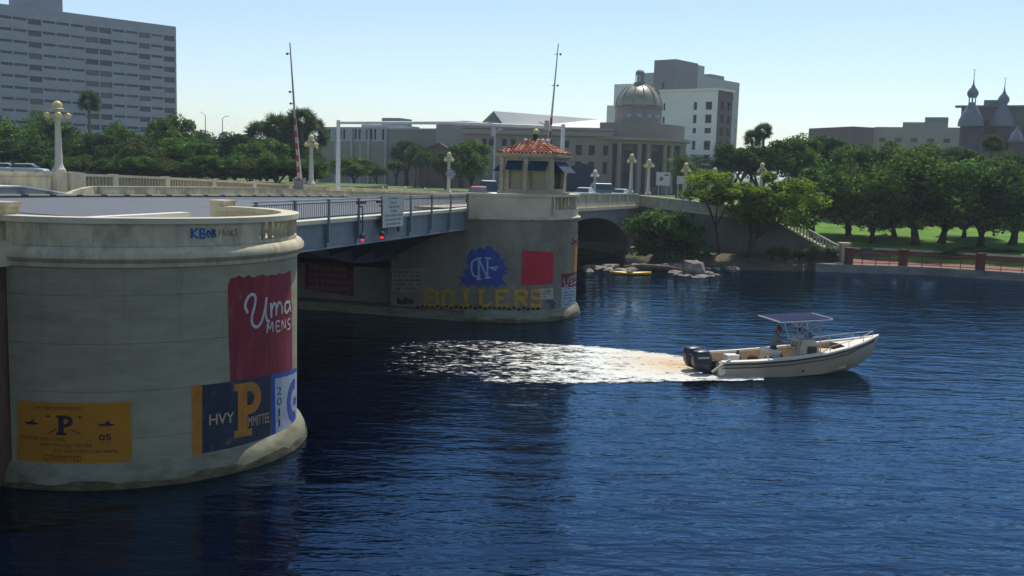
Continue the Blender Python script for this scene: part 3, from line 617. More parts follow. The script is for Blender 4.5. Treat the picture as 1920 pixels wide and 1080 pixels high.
mb = MB(); strip(mb, 18.4, 90, -16.85, -16.35, -.044, .0, z0f=lambda s: pw(BZ, s)); mb.build('barrier_cap', PALE, bar)
kb_ = ROOT('painted_kerb', 'yellow and dark dashed kerb along the far road edge', 'kerb')
mb = MB(); s = 8.0; i = 0
while s < 46: strip(mb, s, s+1.3, -16.33, -16.10, .045, .125, 9, z0f=lambda q: pw(KZ, q)); s += 1.78
mb.build('kerb_block', CURBM, kb_); mb = MB(); strip(mb, 6, 46, -16.32, -16.12, -.1, .10, z0f=lambda q: pw(KZ, q)); mb.build('kerb_channel', DSTEEL, kb_)
# near-side white kerb line on pier deck + end block
mb = MB(); mb.box((-1.7, -12, 5.9), (-1.3, 4.6, 6.44)); nk = ROOT('kerb_rail', 'long white kerb wall behind the foreground pier parapet', 'kerb'); mb.build('kerb_wall', mat('kerb_white', (.7, .68, .6), .8, .1, 2), nk)
eb = ROOT('end_block', 'short concrete end block where the curved parapet meets the bridge rail', 'concrete block'); mb = MB(); mb.prism([(-.28, 4.2), (.25, 4.2), (.25, 4.88), (-.28, 4.88)], 5.9, 6.83); mb.build('block', TRIM, eb); mb = MB(); mb.box((-.33, 4.15, 6.83), (.3, 4.9, 6.90)); mb.build('block_cap', PALE, eb)
# sloping far-left sidewalk ramp
rp_ = ROOT('ramp_slab', 'low grey slab with a pale sloping edge on the far side of the road', 'ramp')
mb = MB(); a = [(6, 6.78), (13.3, 6.76), (16.9, 6.30)]
mb.loft([[Vector((-17.6, s, 6.1)), Vector((-16.35, s, 6.1)), Vector((-16.35, s, z)), Vector((-17.6, s, z))] for s, z in a]); mb.build('slab', mat('slab_grey', (.13, .16, .19), .6, .1, 2), rp_)
mb = MB(); mb.loft([[Vector((-17.7, s, z+.003)), Vector((-16.33, s, z+.003)), Vector((-16.33, s, z+.06)), Vector((-17.7, s, z+.06))] for s, z in a]); mb.build('slab_edge', WHITEP, rp_)
# ---- fixed arch spans (side walls, belt, parapet)
sp_ = ROOT('arch_span', 'grey concrete arched bridge span between the tender house pier and the bank', 'bridge span')
def zarch(s): x = (s-56)/19.5; return 4.45 - 4.6*(1-math.sqrt(max(0, 1-x*x))) if abs(x) < 1 else -1.5
ss_ = [35.6] + [36.5+39*i/40 for i in range(41)] + [76.5, 79]
mb = MB()
for tt in (.78, -18.8):
    for i in range(len(ss_)-1):
        a, b = ss_[i], ss_[i+1]; za, zb = max(-1.5, zarch(a)), max(-1.5, zarch(b))
        mb.add([(tt, a, za), (tt, b, zb), (tt, b, zr(b)-.5), (tt, a, zr(a)-.5)], [(0, 1, 2, 3)])
for i in range(len(ss_)-1):
    a, b = ss_[i], ss_[i+1]; mb.add([(.78, a, zarch(a)), (.78, b, zarch(b)), (-18.8, b, zarch(b)), (-18.8, a, zarch(a))], [(0, 1, 2, 3)])
mb.build('spandrel_wall', mat('span_concrete', (.20, .21, .20), .9, .2, .8, bump=.2), sp_)
mb = MB(); mb.box((-18.7, 52, -1), (.4, 53, 3.2)) if False else None
mb = MB(); strip(mb, 35.6, 79, .3, .98, -.5, -.22); strip(mb, 35.6, 79, -19, -18.3, -.5, -.22); mb.build('belt_course', PALE, sp_)
def parapet(root, s0, s1, t, m, zoff=0, base=.18, hgt=.92, bal=False, posts=None, side=1, zf=None):
    zr = zf or globals()['zr']; strip = lambda *a: globals()['strip'](*a[:7], *(a[7:] or (4,)), zf)
    mb = MB(); strip(mb, s0, s1, t-.14, t+.14, -.22+zoff, base+zoff); strip(mb, s0, s1, t-.18, t+.18, hgt-.14+zoff, hgt+zoff)
    mb.build('parapet_rail', PALE, root)
    posts = posts or [s0+(s1-s0)*i/max(1, int((s1-s0)/4.6)) for i in range(int((s1-s0)/4.6)+1)]
    for p in posts: mbp = MB(); mbp.box((t-.2, p-.22, zr(p)-.2+zoff), (t+.2, p+.22, zr(p)+hgt+.03+zoff)); mbp.build('parapet_post', PALE, root)
    mb = MB()
    for i in range(len(posts)-1):
        a, b = posts[i]+.22, posts[i+1]-.22
        if bal:
            s = a+.13
            while s < b: z = zr(s)+zoff; mb.box((t-.07, s-.06, z+base), (t+.07, s+.06, z+hgt-.14)); s += .27
        else: strip(mb, a, b, t-.06, t+.06, base+zoff, hgt-.14+zoff, 2)
    mb.build('balustrade' if bal else 'parapet_panel', m, root)
parapet(sp_, 36, 79, .62, TRIM, .02, posts=[36, 41, 46, 51, 55.5, 60, 64.5, 69, 73.3, 78.8])
# red painted pilaster at the arch foot
mb = MB(); mb.box((.79, 74.6, -.8), (.95, 77.2, 5.0)); mb.box((.6, 74.4, -.8), (1.3, 77.4, .9)); mb.build('pilaster', mat('span_concrete', (.20, .21, .20)), sp_)
mb = MB(); mb.add([(.956, 74.8, 1.0), (.956, 77.0, 1.0), (.956, 77.0, 4.7), (.956, 74.8, 4.7)], [(0, 1, 2, 3)]); po = mb.build('mural', paint('pilaster_red', (.25, .03, .03)), sp_); po['label'] = 'red painted vertical banner with pale letters'
V, Fs = [], []
mb = MB()
for i in range(6):
    V, Fs = text2d('ROWING'[i], 75.4, 76.4, 4.15-.55*i-.4, 4.15-.55*i) if False else stroke2d([[(75.5, 4.4-.58*i), (76.4, 4.3-.58*i), (75.6, 4.1-.58*i)]], .12)
    mb.add([(.962, a, b) for a, b in V], Fs)
mb.build('lettering', paint('faded_pink', (.4, .25, .22)), po)
# far-side balustrade
fs = ROOT('balustrade', 'long cream concrete balustrade along the far side of the bridge', 'balustrade')
parapet(fs, 18.9, 41.2, -18.5, mat('balustrade_concrete', (.40, .36, .25), .9, .15, 2), .0, bal=True, hgt=.98, zf=lambda s: pw(PZ, s)-.98, posts=[19.5, 22.1, 26.7, 31.5, 36.3, 41.1])
parapet(fs, 41.3, 110, -18.5, TRIM, .0, hgt=.95, zf=lambda s: pw(PZ, s)-.95, posts=[42, 46.8, 51.5, 58, 64, 70, 77, 84, 92, 100, 109.5])
fw = ROOT('solid_parapet', 'plain grey solid parapet at the far left behind the lamp', 'parapet')
mb = MB(); mb.box((-18.7, -30, 5.6), (-18.3, 17.2, 7.28)); mb.box((-18.8, -30, 7.28), (-18.2, 17.2, 7.42)); mb.build('parapet_wall', TRIM, fw)
for s in (17.4, 18.4): mb = MB(); mb.box((-18.9, s, 5.7), (-18.1, s+.7, 7.45)); mb.build('parapet_post', PALE, fw)
# ================================================================= LAMPS
GLOBE = mat('lamp_globe', (.62, .52, .20), .35, .1, 4); GLOBEW = mat('lamp_globe_white', (.75, .75, .72), .35, .05, 4); LPOST = mat('lamp_post_concrete', (.50, .48, .40), .8, .12, 3)
def lamp(label, loc, h=4.2, rz=0, n=4, gm=GLOBE, group='globe lamps on the bridge', sc=1):
    r = thing('street_lamp', label, 'lamp post', loc, rz, group)
    k = h/4.2
    mb = MB(); mb.lathe([(.34, 0), (.34, .15), (.27, .22), (.22, .35), (.19, .45), (.135, 2.9*k), (.16, 2.95*k), (.16, 3.02*k), (.12, 3.05*k), (.11, 3.55*k)], n=12); mb.build('post', LPOST, r, smooth='auto')
    mb = MB(); zc = 3.12*k
    for i in range(n):
        a = 2*math.pi*i/n + .5
        c, s_ = math.cos(a), math.sin(a)
        mb.tube([(.08*c, .08*s_, zc), (.3*c, .3*s_, zc+.02), (.46*c, .46*s_, zc+.12), (.48*c, .48*s_, zc+.26)], .045, 6)
        mb.box((-.1, -.04, zc-.02), (.5, .04, zc+.08), M=Matrix.Rotation(a, 4, 'Z') @ Matrix.Translation((0, 0, .3)))
    mb.lathe([(.3, zc+.38), (.34, zc+.44), (.16, zc+.52)], n=12); mb.build('arms', LPOST, r)
    for i in range(n):
        a = 2*math.pi*i/n + .5; mb = MB(); mb.sphere((.48*math.cos(a), .48*math.sin(a), zc+.10), .165, 12); mb.build('globe', gm, r, smooth=True)
    mb = MB(); mb.sphere((0, 0, 3.55*k+.22), .24, 14); mb.build('globe', gm, r, smooth=True)
    return r
lamp('tall cream lamp post with amber globes on the far parapet at the far left', B(18.0, -18.5, 7.42), 3.75)
lamp('five-globe lamp post on the far balustrade between the raised gate and the white gantry leg', B(44.6, -18.5, 6.64), 4.0, .3, gm=GLOBE)
L3 = lamp('lamp post with a grey diamond sign on it, standing before the trees', B(74, -18.4, 5.72), 4.45, .1)
lamp('thick lamp post nearest the tender house on the right-hand parapet', B(75.5, .62, zr(75)+.98), 4.15, .2)
lamp('slightly shorter lamp post just right of the thick one on the parapet', B(84.5, .9, 6.05), 4.0, .5)
lamp('small white-globed lamp post by the blue van', atd(1116, 362, 118)[:2] + (4.95,), 3.6, 0, 4, GLOBEW) if False else None
def lamp_at(label, x, ytop, d, zb, gm=GLOBE, rz=0):
    p = atd(x, ytop, d); h = p.z - zb; lamp(label, (p.x, p.y, zb), (h-.46)/3.55*4.2, rz, 4, gm)
lamp_at('small white-globed lamp post standing between the gantry and the thick lamp', 1116, 318, 125, 4.9, GLOBEW)
lamp_at('small lamp post with a white globe partly behind the tender house', 1051, 311, 92, 5.2, GLOBEW)
lamp_at('lamp post beside the direction sign, half hidden in the sparse tree', 1287, 305, 104, 4.9)
lamp_at('lamp post rising just above the yellow-green tree top', 1341, 314, 100, 4.9)
lamp_at('lamp post with paired top globes above the leaning tree', 1430, 305, 99, 4.9)
# diamond sign on lamp
mb = MB(); mb.add([Vector((0, -.24, z)) + Vector((x, y, 0)) for x, z, y in [(-.62, 1.95, 0), (0, 1.33, 0), (.62, 1.95, 0), (0, 2.57, 0), (-.62, 1.95, .03), (0, 1.33, .03), (.62, 1.95, .03), (0, 2.57, .03)]], [(0, 1, 2, 3), (7, 6, 5, 4), (0, 4, 5, 1), (1, 5, 6, 2), (2, 6, 7, 3), (3, 7, 4, 0)])
ds = thing('diamond_sign', 'unpainted grey back of a diamond road sign fixed to a lamp post', 'sign', B(74, -18.4, 5.72), 0); mb.v = [v+Vector((.22, 0, 0)) for v in mb.v]; mb.build('plate', mat('sign_back', (.24, .24, .25), .5, .1, 3, metal=.3), ds)
mb = MB(); mb.box((-.2, -.26, 1.6), (.5, -.2, 1.66)); mb.box((-.2, -.26, 2.2), (.5, -.2, 2.26)); mb.build('bracket', GALV, ds)
# ================================================================= RAISED GATES + GANTRY
REDP = mat('gate_red', (.42, .03, .035), .6, .12, 3)
def gate(label, base, top, zbase, flip=1):
    base, top = Vector(base), Vector(top); g = thing('barrier_gate', label, 'barrier gate', (base.x, base.y, zbase), 0, 'raised traffic gate arms')
    mb = MB(); mb.box((-.35, -.3, 0), (.35, .3, 1.15)); mb.box((-.4, -.35, 1.15), (.4, .35, 1.22)); mb.build('gate_housing', mat('housing_grey', (.2, .21, .22), .6, .1, 2), g)
    v = top-Vector((base.x, base.y, zbase+.9)); st = Vector((0, 0, .9)); Lh = v.length; d = v.normalized()
    wm = MB(); rm = MB(); nseg = 22
    wm.tube([st, st+d*Lh*.5, st+d*Lh], [.12, .078, .035], 8); wm.build('gate_arm', GALV, g)
    for i in range(0, 12, 2):
        a, b = i/nseg, (i+1)/nseg; rm = MB(); rm.tube([st+d*Lh*a, st+d*Lh*b], [lerp(.135, .045, a), lerp(.135, .045, b)], 8); rm.build('red_stripe', REDP, g)
    t2 = MB(); off = Vector((.17*flip, 0, 0)); t2.tube([st+off, st+d*Lh*.5+off*.3], [.07, .04], 6); t2.tube([st+d*Lh*.18, st+d*Lh*.18+off], .03, 5); t2.tube([st+d*Lh*.32, st+d*Lh*.32+off], .03, 5); t2.build('truss_tube', WHITEP, g)
    for a in (.28, .72, .93) if flip < 0 else (.60, .68, .93):
        lm = MB(); p = st+d*Lh*a; lm.tube([p, p+Vector((-.2*flip*-1 if flip < 0 else -.2, 0, 0))], .03, 5); lm.sphere(p+Vector((.22 if flip < 0 else -.22, 0, 0)), .085, 8); lm.build('warning_light', mat('lens_dark', (.12, .03, .03), .3, .1, 2), g)
    return g
gate('tall raised gate arm with red stripes at the left, behind the far barrier', B(40.8, -17.4, 6), atd(543.5, 80, 64.2), zr(40)+.14)
gb = B(44.6, .1, 6); gate('tall raised gate arm behind the tender house', gb, atd(1047, 82, gb.y+.3), zr(44)+.1, -1)
ga = thing('gantry', 'slender pale overhead gantry spanning the roadway', 'gantry', B(48, -18, 0))
a0, a1 = B(47.5, -17.7, 0), B(49.3, .1, 0)
for p in (a0, a1):
    mb = MB(); mb.tube([Vector((p.x, p.y, zr(48))), Vector((p.x, p.y, 11.75))], [.19, .15], 10); mb.box((p.x-.3, p.y-.3, zr(48)), (p.x+.3, p.y+.3, zr(48)+.2)); mb.build('gantry_post', WHITEP, ga, world=True)
mb = MB(); mb.tube([Vector((a0.x, a0.y, 11.55)), (a0+a1)/2+Vector((0, 0, 11.7)), Vector((a1.x, a1.y, 11.5))], [.11, .13, .13], 8); mb.build('gantry_beam', WHITEP, ga, world=True)
for k in (.70, .93):
    p = a0.lerp(a1, k)+Vector((0, 0, 11.6)); mb = MB(); mb.box((p.x-.17, p.y-.2, 10.75 if k < .8 else 11.3), (p.x+.17, p.y+.1, 11.45 if k < .8 else 12.0)); mb.tube([p-Vector((.6, 0, -.25)), p+Vector((.6, 0, -.1))], .05, 5); mb.build('signal_head', mat('signal_grey', (.5, .48, .42)), ga, world=True)
# ================================================================= TENDER HOUSE
th = bthing('bridge_tender_house', 'small cream bridge tender house with red tile roof and dark awnings on the pier', 'tender house', 31.0-.3, .87+2.62, 0)
HS = mat('house_stucco', (.40, .36, .26), .9, .15, 2, col2=(.22, .19, .12), k2=.5, s2=1.2)
mb = MB(); mb.box((-1.7, -2.3, 5.86), (1.55, 1.2, 7.0)); mb.build('plinth', HS, th)
b = MB(); hs = [(-1.52, 1.38, -2.1, 1.0)][0]; x0, x1, y0_, y1_ = hs
fr = [(.42, 1.38, 7.15, 8.25), (1.62, 2.52, 7.15, 8.25)]
W1 = MB(); Pf = wall_holes(W1, (x0, y0_), (x1, y0_), 7.0, 8.95, fr, .25); Ps = wall_holes(W1, (x1, y0_), (x1, y1_), 7.0, 8.95, [(.5, 2.6, 7.2, 8.25)], .25); wall_holes(W1, (x1, y1_), (x0, y1_), 7.0, 8.95, []); Pl = wall_holes(W1, (x0, y1_), (x0, y0_), 7.0, 8.95, [(.5, 2.6, 7.2, 8.25)], .25)
W1.build('wall', HS, th)
def lpane(P, h, m, name, d=.24):
    mbx = MB(); a, bb, c, e = h; mbx.add([P(a, c, d-.05), P(bb, c, d-.05), P(bb, e, d-.05), P(a, e, d-.05), P(a, c, d), P(bb, c, d), P(bb, e, d), P(a, e, d)], [(0,1,2,3),(7,6,5,4),(0,4,5,1),(1,5,6,2),(2,6,7,3),(3,7,4,0)]); return mbx.build(name, m, th)
SHUT = mat('buff_shutter', (.34, .29, .18), .8, .1, 4)
for h in fr: lpane(Pf, h, SHUT, 'shutter')
lpane(Ps, (.5, 2.6, 7.2, 8.25), GLASSD, 'window'); lpane(Pl, (.5, 2.6, 7.2, 8.25), GLASSD, 'window')
for px in (x0, -.12, x1):
    mb = MB(); mb.box((px-.13 if px != x0 else px-.1, y0_-.09, 7.0), (px+.13 if px != x1 else px+.1, y0_-.003, 8.95)); mb.build('pilaster', HS, th)
AWN = mat('awning_canvas', (.008, .036, .058), .8, .15, 4)
for a, c in ((-1.2, -.28), (.08, 1.12)):
    mb = MB(); mb.add([(a, y0_-.02, 8.72), (c, y0_-.02, 8.72), (c, y0_-.42, 8.22), (a, y0_-.42, 8.22), (a, y0_-.02, 8.66), (c, y0_-.02, 8.66), (c, y0_-.38, 8.2), (a, y0_-.38, 8.2)], [(0, 1, 2, 3), (7, 6, 5, 4), (0, 3, 7, 4), (1, 5, 6, 2), (3, 2, 6, 7), (0, 4, 5, 1)]); mb.build('awning', AWN, th)
for sx, x in ((1, x1), (-1, x0)):
    mb = MB(); mb.add([(x+.01*sx, y0_+.3, 8.72), (x+.01*sx, y1_-.2, 8.72), (x+.62*sx, y1_-.2, 8.12), (x+.62*sx, y0_+.3, 8.12), (x+.01*sx, y0_+.3, 8.12), (x+.01*sx, y1_-.2, 8.12)], [(0, 1, 2, 3), (0, 3, 4), (1, 5, 2)]); mb.build('awning', AWN, th)
mb = MB(); mb.box((x0-.28, y0_-.28, 8.95), (x1+.28, y1_+.28, 9.12)); mb.box((x0-.16, y0_-.16, 8.86), (x1+.16, y1_+.16, 8.95)); mb.build('cornice', HS, th)
TILE = mat('roof_tile', (.25, .06, .03), .85, .35, 5, col2=(.36, .19, .11), k2=.8, s2=3.5, th=(.55, .62))
rf = MB(); cx_, cy_ = (x0+x1)/2, (y0_+y1_)/2; zt_ = 9.98; e0 = (x0-.22, x1+.22, y0_-.22, y1_+.22)
rf.add([(e0[0], e0[2], 9.12), (e0[1], e0[2], 9.12), (e0[1], e0[3], 9.12), (e0[0], e0[3], 9.12), (cx_, cy_, zt_)], [(0, 1, 4), (1, 2, 4), (2, 3, 4), (3, 0, 4), (3, 2, 1, 0)])
roof = rf.build('roof', TILE, th)
rg = random.Random(5); tl = MB()
for (ax, ay), (bx, by) in (((e0[0], e0[2]), (e0[1], e0[2])), ((e0[1], e0[2]), (e0[1], e0[3])), ((e0[1], e0[3]), (e0[0], e0[3])), ((e0[0], e0[3]), (e0[0], e0[2]))):
    for r in range(7):
        k0, k1 = r/7.6, (r+1)/7.6; n_ = 15
        for i in range(n_):
            u = (i+.5)/n_
            if abs(u-.5) > .5*(1-k0)-.02: continue
            def rp(u_, k): p = Vector((lerp(ax, bx, u_), lerp(ay, by, u_), 9.12)); c = Vector((cx_, cy_, zt_)); m_ = Vector((lerp(ax, bx, .5), lerp(ay, by, .5), 9.12)); q = m_.lerp(c, k) ; return q + (p-m_)
            p0_, p1_ = rp(u, k0), rp(u, k1); up_ = Vector((0, 0, .035+.02*rg.random())); tl.tube([p0_+up_, p1_+up_*.4], [.085, .06], 5, mi=0 if rg.random() < .78 else 1)
tl.build('roof_tiles', [TILE, mat('roof_tile_pale', (.50, .28, .15), .85, .3, 5)], th)['kind'] = 'stuff'
mb = MB(); mb.tube([(cx_, cy_, 9.75), (cx_, cy_, 10.22)], [.17, .15], 8); mb.build('finial_post', mat('finial_green', (.02, .05, .05)), th)
mb = MB(); mb.sphere((cx_+.02, cy_, 10.36), .18, 12); mb.build('finial_globe', GLOBE, th, smooth=True)
for dx, dy in ((-.5, -.25), (.5, -.25), (.62, .3)): mb = MB(); mb.sphere((cx_+dx, cy_+dy, 9.86), .12, 10); mb.tube([(cx_+dx, cy_+dy, 9.5), (cx_+dx, cy_+dy, 9.75)], .05, 6); mb.build('roof_globe', mat('globe_pale', (.6, .6, .55)), th, smooth=True)
# ================================================================= LEAF SIGN + NAVIGATION LIGHTS
sg = bthing('clearance_sign', 'large pale rectangular notice board hung on the bridge rail', 'sign', 15.9, 1.06, 0)
mb = MB(); mb.box((.0, -1.1, 5.55), (.05, 1.1, 6.95)); mb.build('board', mat('sign_white', (.42, .44, .42), .6, .12, 2), sg)
mb = MB(); mb.box((-.12, -.9, 5.3), (-.02, -.8, 6.9)); mb.box((-.12, .8, 5.3), (-.02, .9, 6.9)); mb.build('bracket', DSTEEL, sg)
mb = MB(); rg = random.Random(9)
for r, (n_, w0) in enumerate(((6, .5), (3, .3), (6, .55), (3, .32), (8, .85), (8, .9), (7, .8))):
    z = 6.80-.185*r; y = -w0
    while y < w0:
        w = rg.uniform(.06, .16); mb.add([(.054, y, z-.045), (.054, y+w, z-.045), (.054, y+w, z+.045), (.054, y, z+.04)], [(0, 1, 2, 3)]); y += w+rg.uniform(.03, .08)
mb.build('lettering', mat('sign_ink', (.12, .15, .16), .8, .2, 3), sg)
for s, lab in ((12.9, 'left red navigation light hanging below the leaf'), (14.8, 'right red navigation light hanging below the leaf, next to the sign')):
    nv = bthing('navigation_light', lab, 'navigation light', s, 1.08, 0, 'red navigation lights under the leaf')
    mb = MB(); mb.tube([(0, 0, 6.5), (0, 0, 5.3)], .03, 6); mb.tube([(-.15, 0, 5.9), (0, 0, 5.9)], .03, 6); mb.tube([(-.15, 0, 6.5), (0, 0, 6.5)], .03, 6); mb.build('bracket_pipe', DSTEEL, nv)
    mb = MB(); mb.lathe([(.05, 5.42), (.11, 5.36), (.12, 5.24), (.08, 5.2)], n=10); mb.build('lamp_hood', DSTEEL, nv)
    mb = MB(); mb.sphere((0, 0, 5.15), .07, 10); mb.build('red_lens', mat('red_lens', (.5, .01, .01), .3, 0, 1, emit=((1, .03, .04), .9)), nv, smooth=True)
    mb = MB(); mb.box((-.14, -.3, 6.62), (.0, .3, 6.74)); mb.build('junction_box', DSTEEL, nv)
# ================================================================= BACKGROUND BUILDINGS
def building(name, label, x0, d0, x1, d1, ytop, m, back=18, zb=3, x1top=None, cat='building', ztop=None):
    a = atd(x0, ytop, d0); b = atd(x1, ytop, d1); zt = ztop or a.z
    r = thing(name, label, cat, (a.x, a.y, zb)); Wd = Vector((b.x-a.x, b.y-a.y, 0)); Ln = Wd.length; Wd.normalize(); nb = Vector((-Wd.y, Wd.x, 0))
    if nb.y < 0: nb = -nb
    return r, Vector((a.x, a.y, 0)), Vector((b.x, b.y, 0)), nb, zt, Ln
def shell(r, p0, p1, nb, z0, z1, back, m, holes=[], side_holes=[], depth=.4, roofm=None, name='wall', sm=None):
    mb = MB(); Pf = wall_holes(mb, p0, p1, z0, z1, holes, depth); q0, q1 = p0+nb*back, p1+nb*back
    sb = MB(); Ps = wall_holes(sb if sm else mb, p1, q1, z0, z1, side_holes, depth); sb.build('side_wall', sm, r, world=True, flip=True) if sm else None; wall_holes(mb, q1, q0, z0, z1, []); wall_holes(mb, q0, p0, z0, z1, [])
    V = lambda v, z: Vector((v.x, v.y, z)); mb.add([V(p0, z1-.3), V(p1, z1-.3), V(q1, z1-.3), V(q0, z1-.3)], [(0, 1, 2, 3)])
    o = mb.build(name, m, r, world=True, flip=True); return o, Pf, Ps
def box_on(r, p0, p1, nb, u0, u1, k0, k1, z0, z1, m, name):
    d = (p1-p0).normalized(); mb = MB(); c = [p0+d*u+nb*k for u, k in ((u0, k0), (u1, k0), (u1, k1), (u0, k1))]
    mb.add([Vector((v.x, v.y, z)) for z in (z0, z1) for v in c], [(3, 2, 1, 0), (4, 5, 6, 7), (0, 1, 5, 4), (1, 2, 6, 5), (2, 3, 7, 6), (3, 0, 4, 7)]); return mb.build(name, m, r, world=True)
GREY1 = mat('tower_panel', (.255, .27, .32), .85, .12, .5); GLASSB = mat('window_glass', (.012, .018, .035), .3, .2, .3, spec=.3)
# 1 slab tower left
r, p0, p1, nb, zt, Ln = building('apartment_tower', 'tall grey slab tower with rows of windows at the left', -60, 262, 330, 303, 50, GREY1, zb=4)
zt = atd(330, 50, 303).z; cw = Ln/17.0; rh = 3.02
holes = []; wide = {5, 9, 10, 13, 15, 1}
cols = [(-60)+i*0 for i in range(1)]
xcols = [-60, -28, 2, 27, 55, 82, 108, 134.5, 161, 187.5, 212, 236, 260.5, 283.5, 307, 330]; wide = {0, 4, 8, 9, 12, 14}
def uat(x):
    ry = ray(x, 200); d = (p1-p0).normalized(); o = Vector((0, 0, H)); nn = nb
    k = (p0-o).dot(nn)/ry.dot(nn); return (o+ry*k-p0).dot(d)
uc = [uat(x) for x in xcols]; uc[0] = .05; uc[-1] = Ln-.4
for i in range(15):
    for j in range(15):
        z1_ = zt-2.9-rh*j
        if z1_-1 < 3: continue
        hgt = 1.5 if i in wide else .72
        holes.append((uc[i]+.25, uc[i+1]-.12, z1_-hgt, z1_))
o, Pf, Ps = shell(r, p0, p1, nb, 3.5, zt, 16, GREY1, holes, depth=.5)
seen = [h for h in holes if h[0] > uat(-2)-1 and h[2] > 16]
seen.sort(key=lambda h: -(h[3]-h[2])*(h[1]-h[0])); 
rgp = random.Random(2); CURT = mat('curtained_glass', (.06, .065, .075), .4, .2, .5)
for h in seen[:99]: pane(r, Pf, h, .5, GLASSB if rgp.random() < .72 else CURT)
rest = [h for h in holes if h not in seen[:99]]; mbw = MB()
for h in rest: mbw.add([Pf(h[0], h[2], .46), Pf(h[1], h[2], .46), Pf(h[1], h[3], .46), Pf(h[0], h[3], .46)], [(0, 1, 2, 3)])
mbw.build('windows', GLASSB, r, world=True)['kind'] = 'stuff'
box_on(r, p0, p1, nb, uat(53), uat(126), 1.5, 12, zt-.3, zt+14, GREY1, 'penthouse')
# 2 low white block with strip windows
WB = mat('white_block', (.36, .38, .39), .85, .08, .4); BB = mat('beige_block', (.26, .235, .19), .9, .1, .3); PB = mat('pink_stone', (.27, .225, .20), .9, .12, .3)
r, p0, p1, nb, zt, Ln = building('office_block', 'low pale office block with a strip of dark upright windows, behind the gantry', 596, 205, 728, 196, 238, WB)
z0w, z1w = atd(660, 261, 200).z, atd(660, 242, 200).z; holes = []; u = .7
while u < Ln-1.2: holes.append((u, u+.55, z0w, z1w)); u += .98
holes = [h for i, h in enumerate(holes) if i % 4 != 3]
mbx = []
o, Pf, Ps = shell(r, p0, p1, nb, 3, zt, 20, WB, holes)
for h in holes: pane(r, Pf, h, .4, GLASSB)
box_on(r, p0, p1, nb, .2, Ln-.2, -.05, -.004, 5, z0w-.4, BB, 'wall_panel')
k = 0
for i in range(5): u = .3+(Ln-.9)*i/4; box_on(r, p0, p1, nb, u, u+.45, -.35, -.06, 4, z1w+.2, WB, 'fin')
r, p0, p1, nb, zt, Ln = building('office_wing', 'plain beige windowless wing right of the strip-windowed block', 729, 196, 822, 190, 243, BB); shell(r, p0, p1, nb, 3, zt, 20, BB)
box_on(r, p0, p1, nb, -.1, Ln+.1, -.15, .4, zt, zt+.25, WB, 'roof_edge')
r, p0, p1, nb, zt, Ln = building('roof_plant_room', 'grey rooftop plant room stepped above the pale office block', 678, 216, 749, 213, 236, WB)
zt = atd(700, 233, 214).z; shell(r, p0, p1, nb, 5, zt, 10, WB); box_on(r, p0, p1, nb, Ln*.52, Ln, .3, 6, zt, atd(730, 221, 214).z, mat('plant_green', (.16, .2, .2)), 'upper_box')
r, p0, p1, nb, zt, Ln = building('corner_block', 'taller plain grey block between the beige wing and the domed building', 818, 188, 876, 184, 227, WB); shell(r, p0, p1, nb, 3, zt, 20, mat('corner_grey', (.30, .29, .27), .9, .1, .3))
# 3 domed building with gabled range
r, p0, p1, nb, zt, Ln = building('domed_hall', 'domed stone building with a curved columned front and a lit gable roof', 870, 182, 1150, 178, 236, PB)
zc = atd(1000, 250, 180).z; holes = []
for x in (905, 918, 943, 960, 1000, 1012, 1028, 1060): u = (Ln*(x-870)/280); holes.append((u, u+.9, atd(1000, 275, 180).z, atd(1000, 262, 180).z))
for x in (1082, 1106, 1133): u = Ln*(x-870)/280; holes.append((u, u+1.1, atd(1100, 291, 179).z, atd(1100, 272, 179).z)); holes.append((u, u+1.1, atd(1100, 325, 179).z, atd(1100, 303, 179).z))
holes.append((Ln*(1075-870)/280-.2+13.5*0-3.6, Ln*(1075-870)/280-.2, 4.9, 9.6)) if False else None
o, Pf, Ps = shell(r, p0, p1, nb, 3, zt, 22, PB, holes)
for h in holes: pane(r, Pf, h, .4, GLASSB)
box_on(r, p0, p1, nb, -.3, Ln+.1, -.7, -.005, zc-.3, zc+.5, mat('hall_cornice', (.30, .27, .24), .9, .1, .5), 'cornice')
box_on(r, p0, p1, nb, -.2, Ln+.1, -.3, -.006, zt-.4, zt+.12, mat('hall_cornice', (.3, .27, .24)), 'parapet_band')
mb = MB(); uo = Ln*(1095-870)/280; d = (p1-p0).normalized()
pa_ = [(-2.6, 4.9), (2.6, 4.9)] + [(2.6*math.cos(t), 8.0+1.9*math.sin(t)) for t in [math.pi*i/8 for i in range(9)]]
mb.add([p0+d*(uo+x)-nb*.03+Vector((0, 0, z)) for x, z in pa_]+[p0+d*(uo+x)-nb*-.1+Vector((0, 0, z)) for x, z in pa_], [tuple(range(11)), tuple(range(21, 10, -1))]+[(i, (i+1) % 11, (i+1) % 11+11, i+11) for i in range(11)]); mb.build('arched_doorway', mat('arch_dark', (.02, .03, .06), .8), r, world=True)
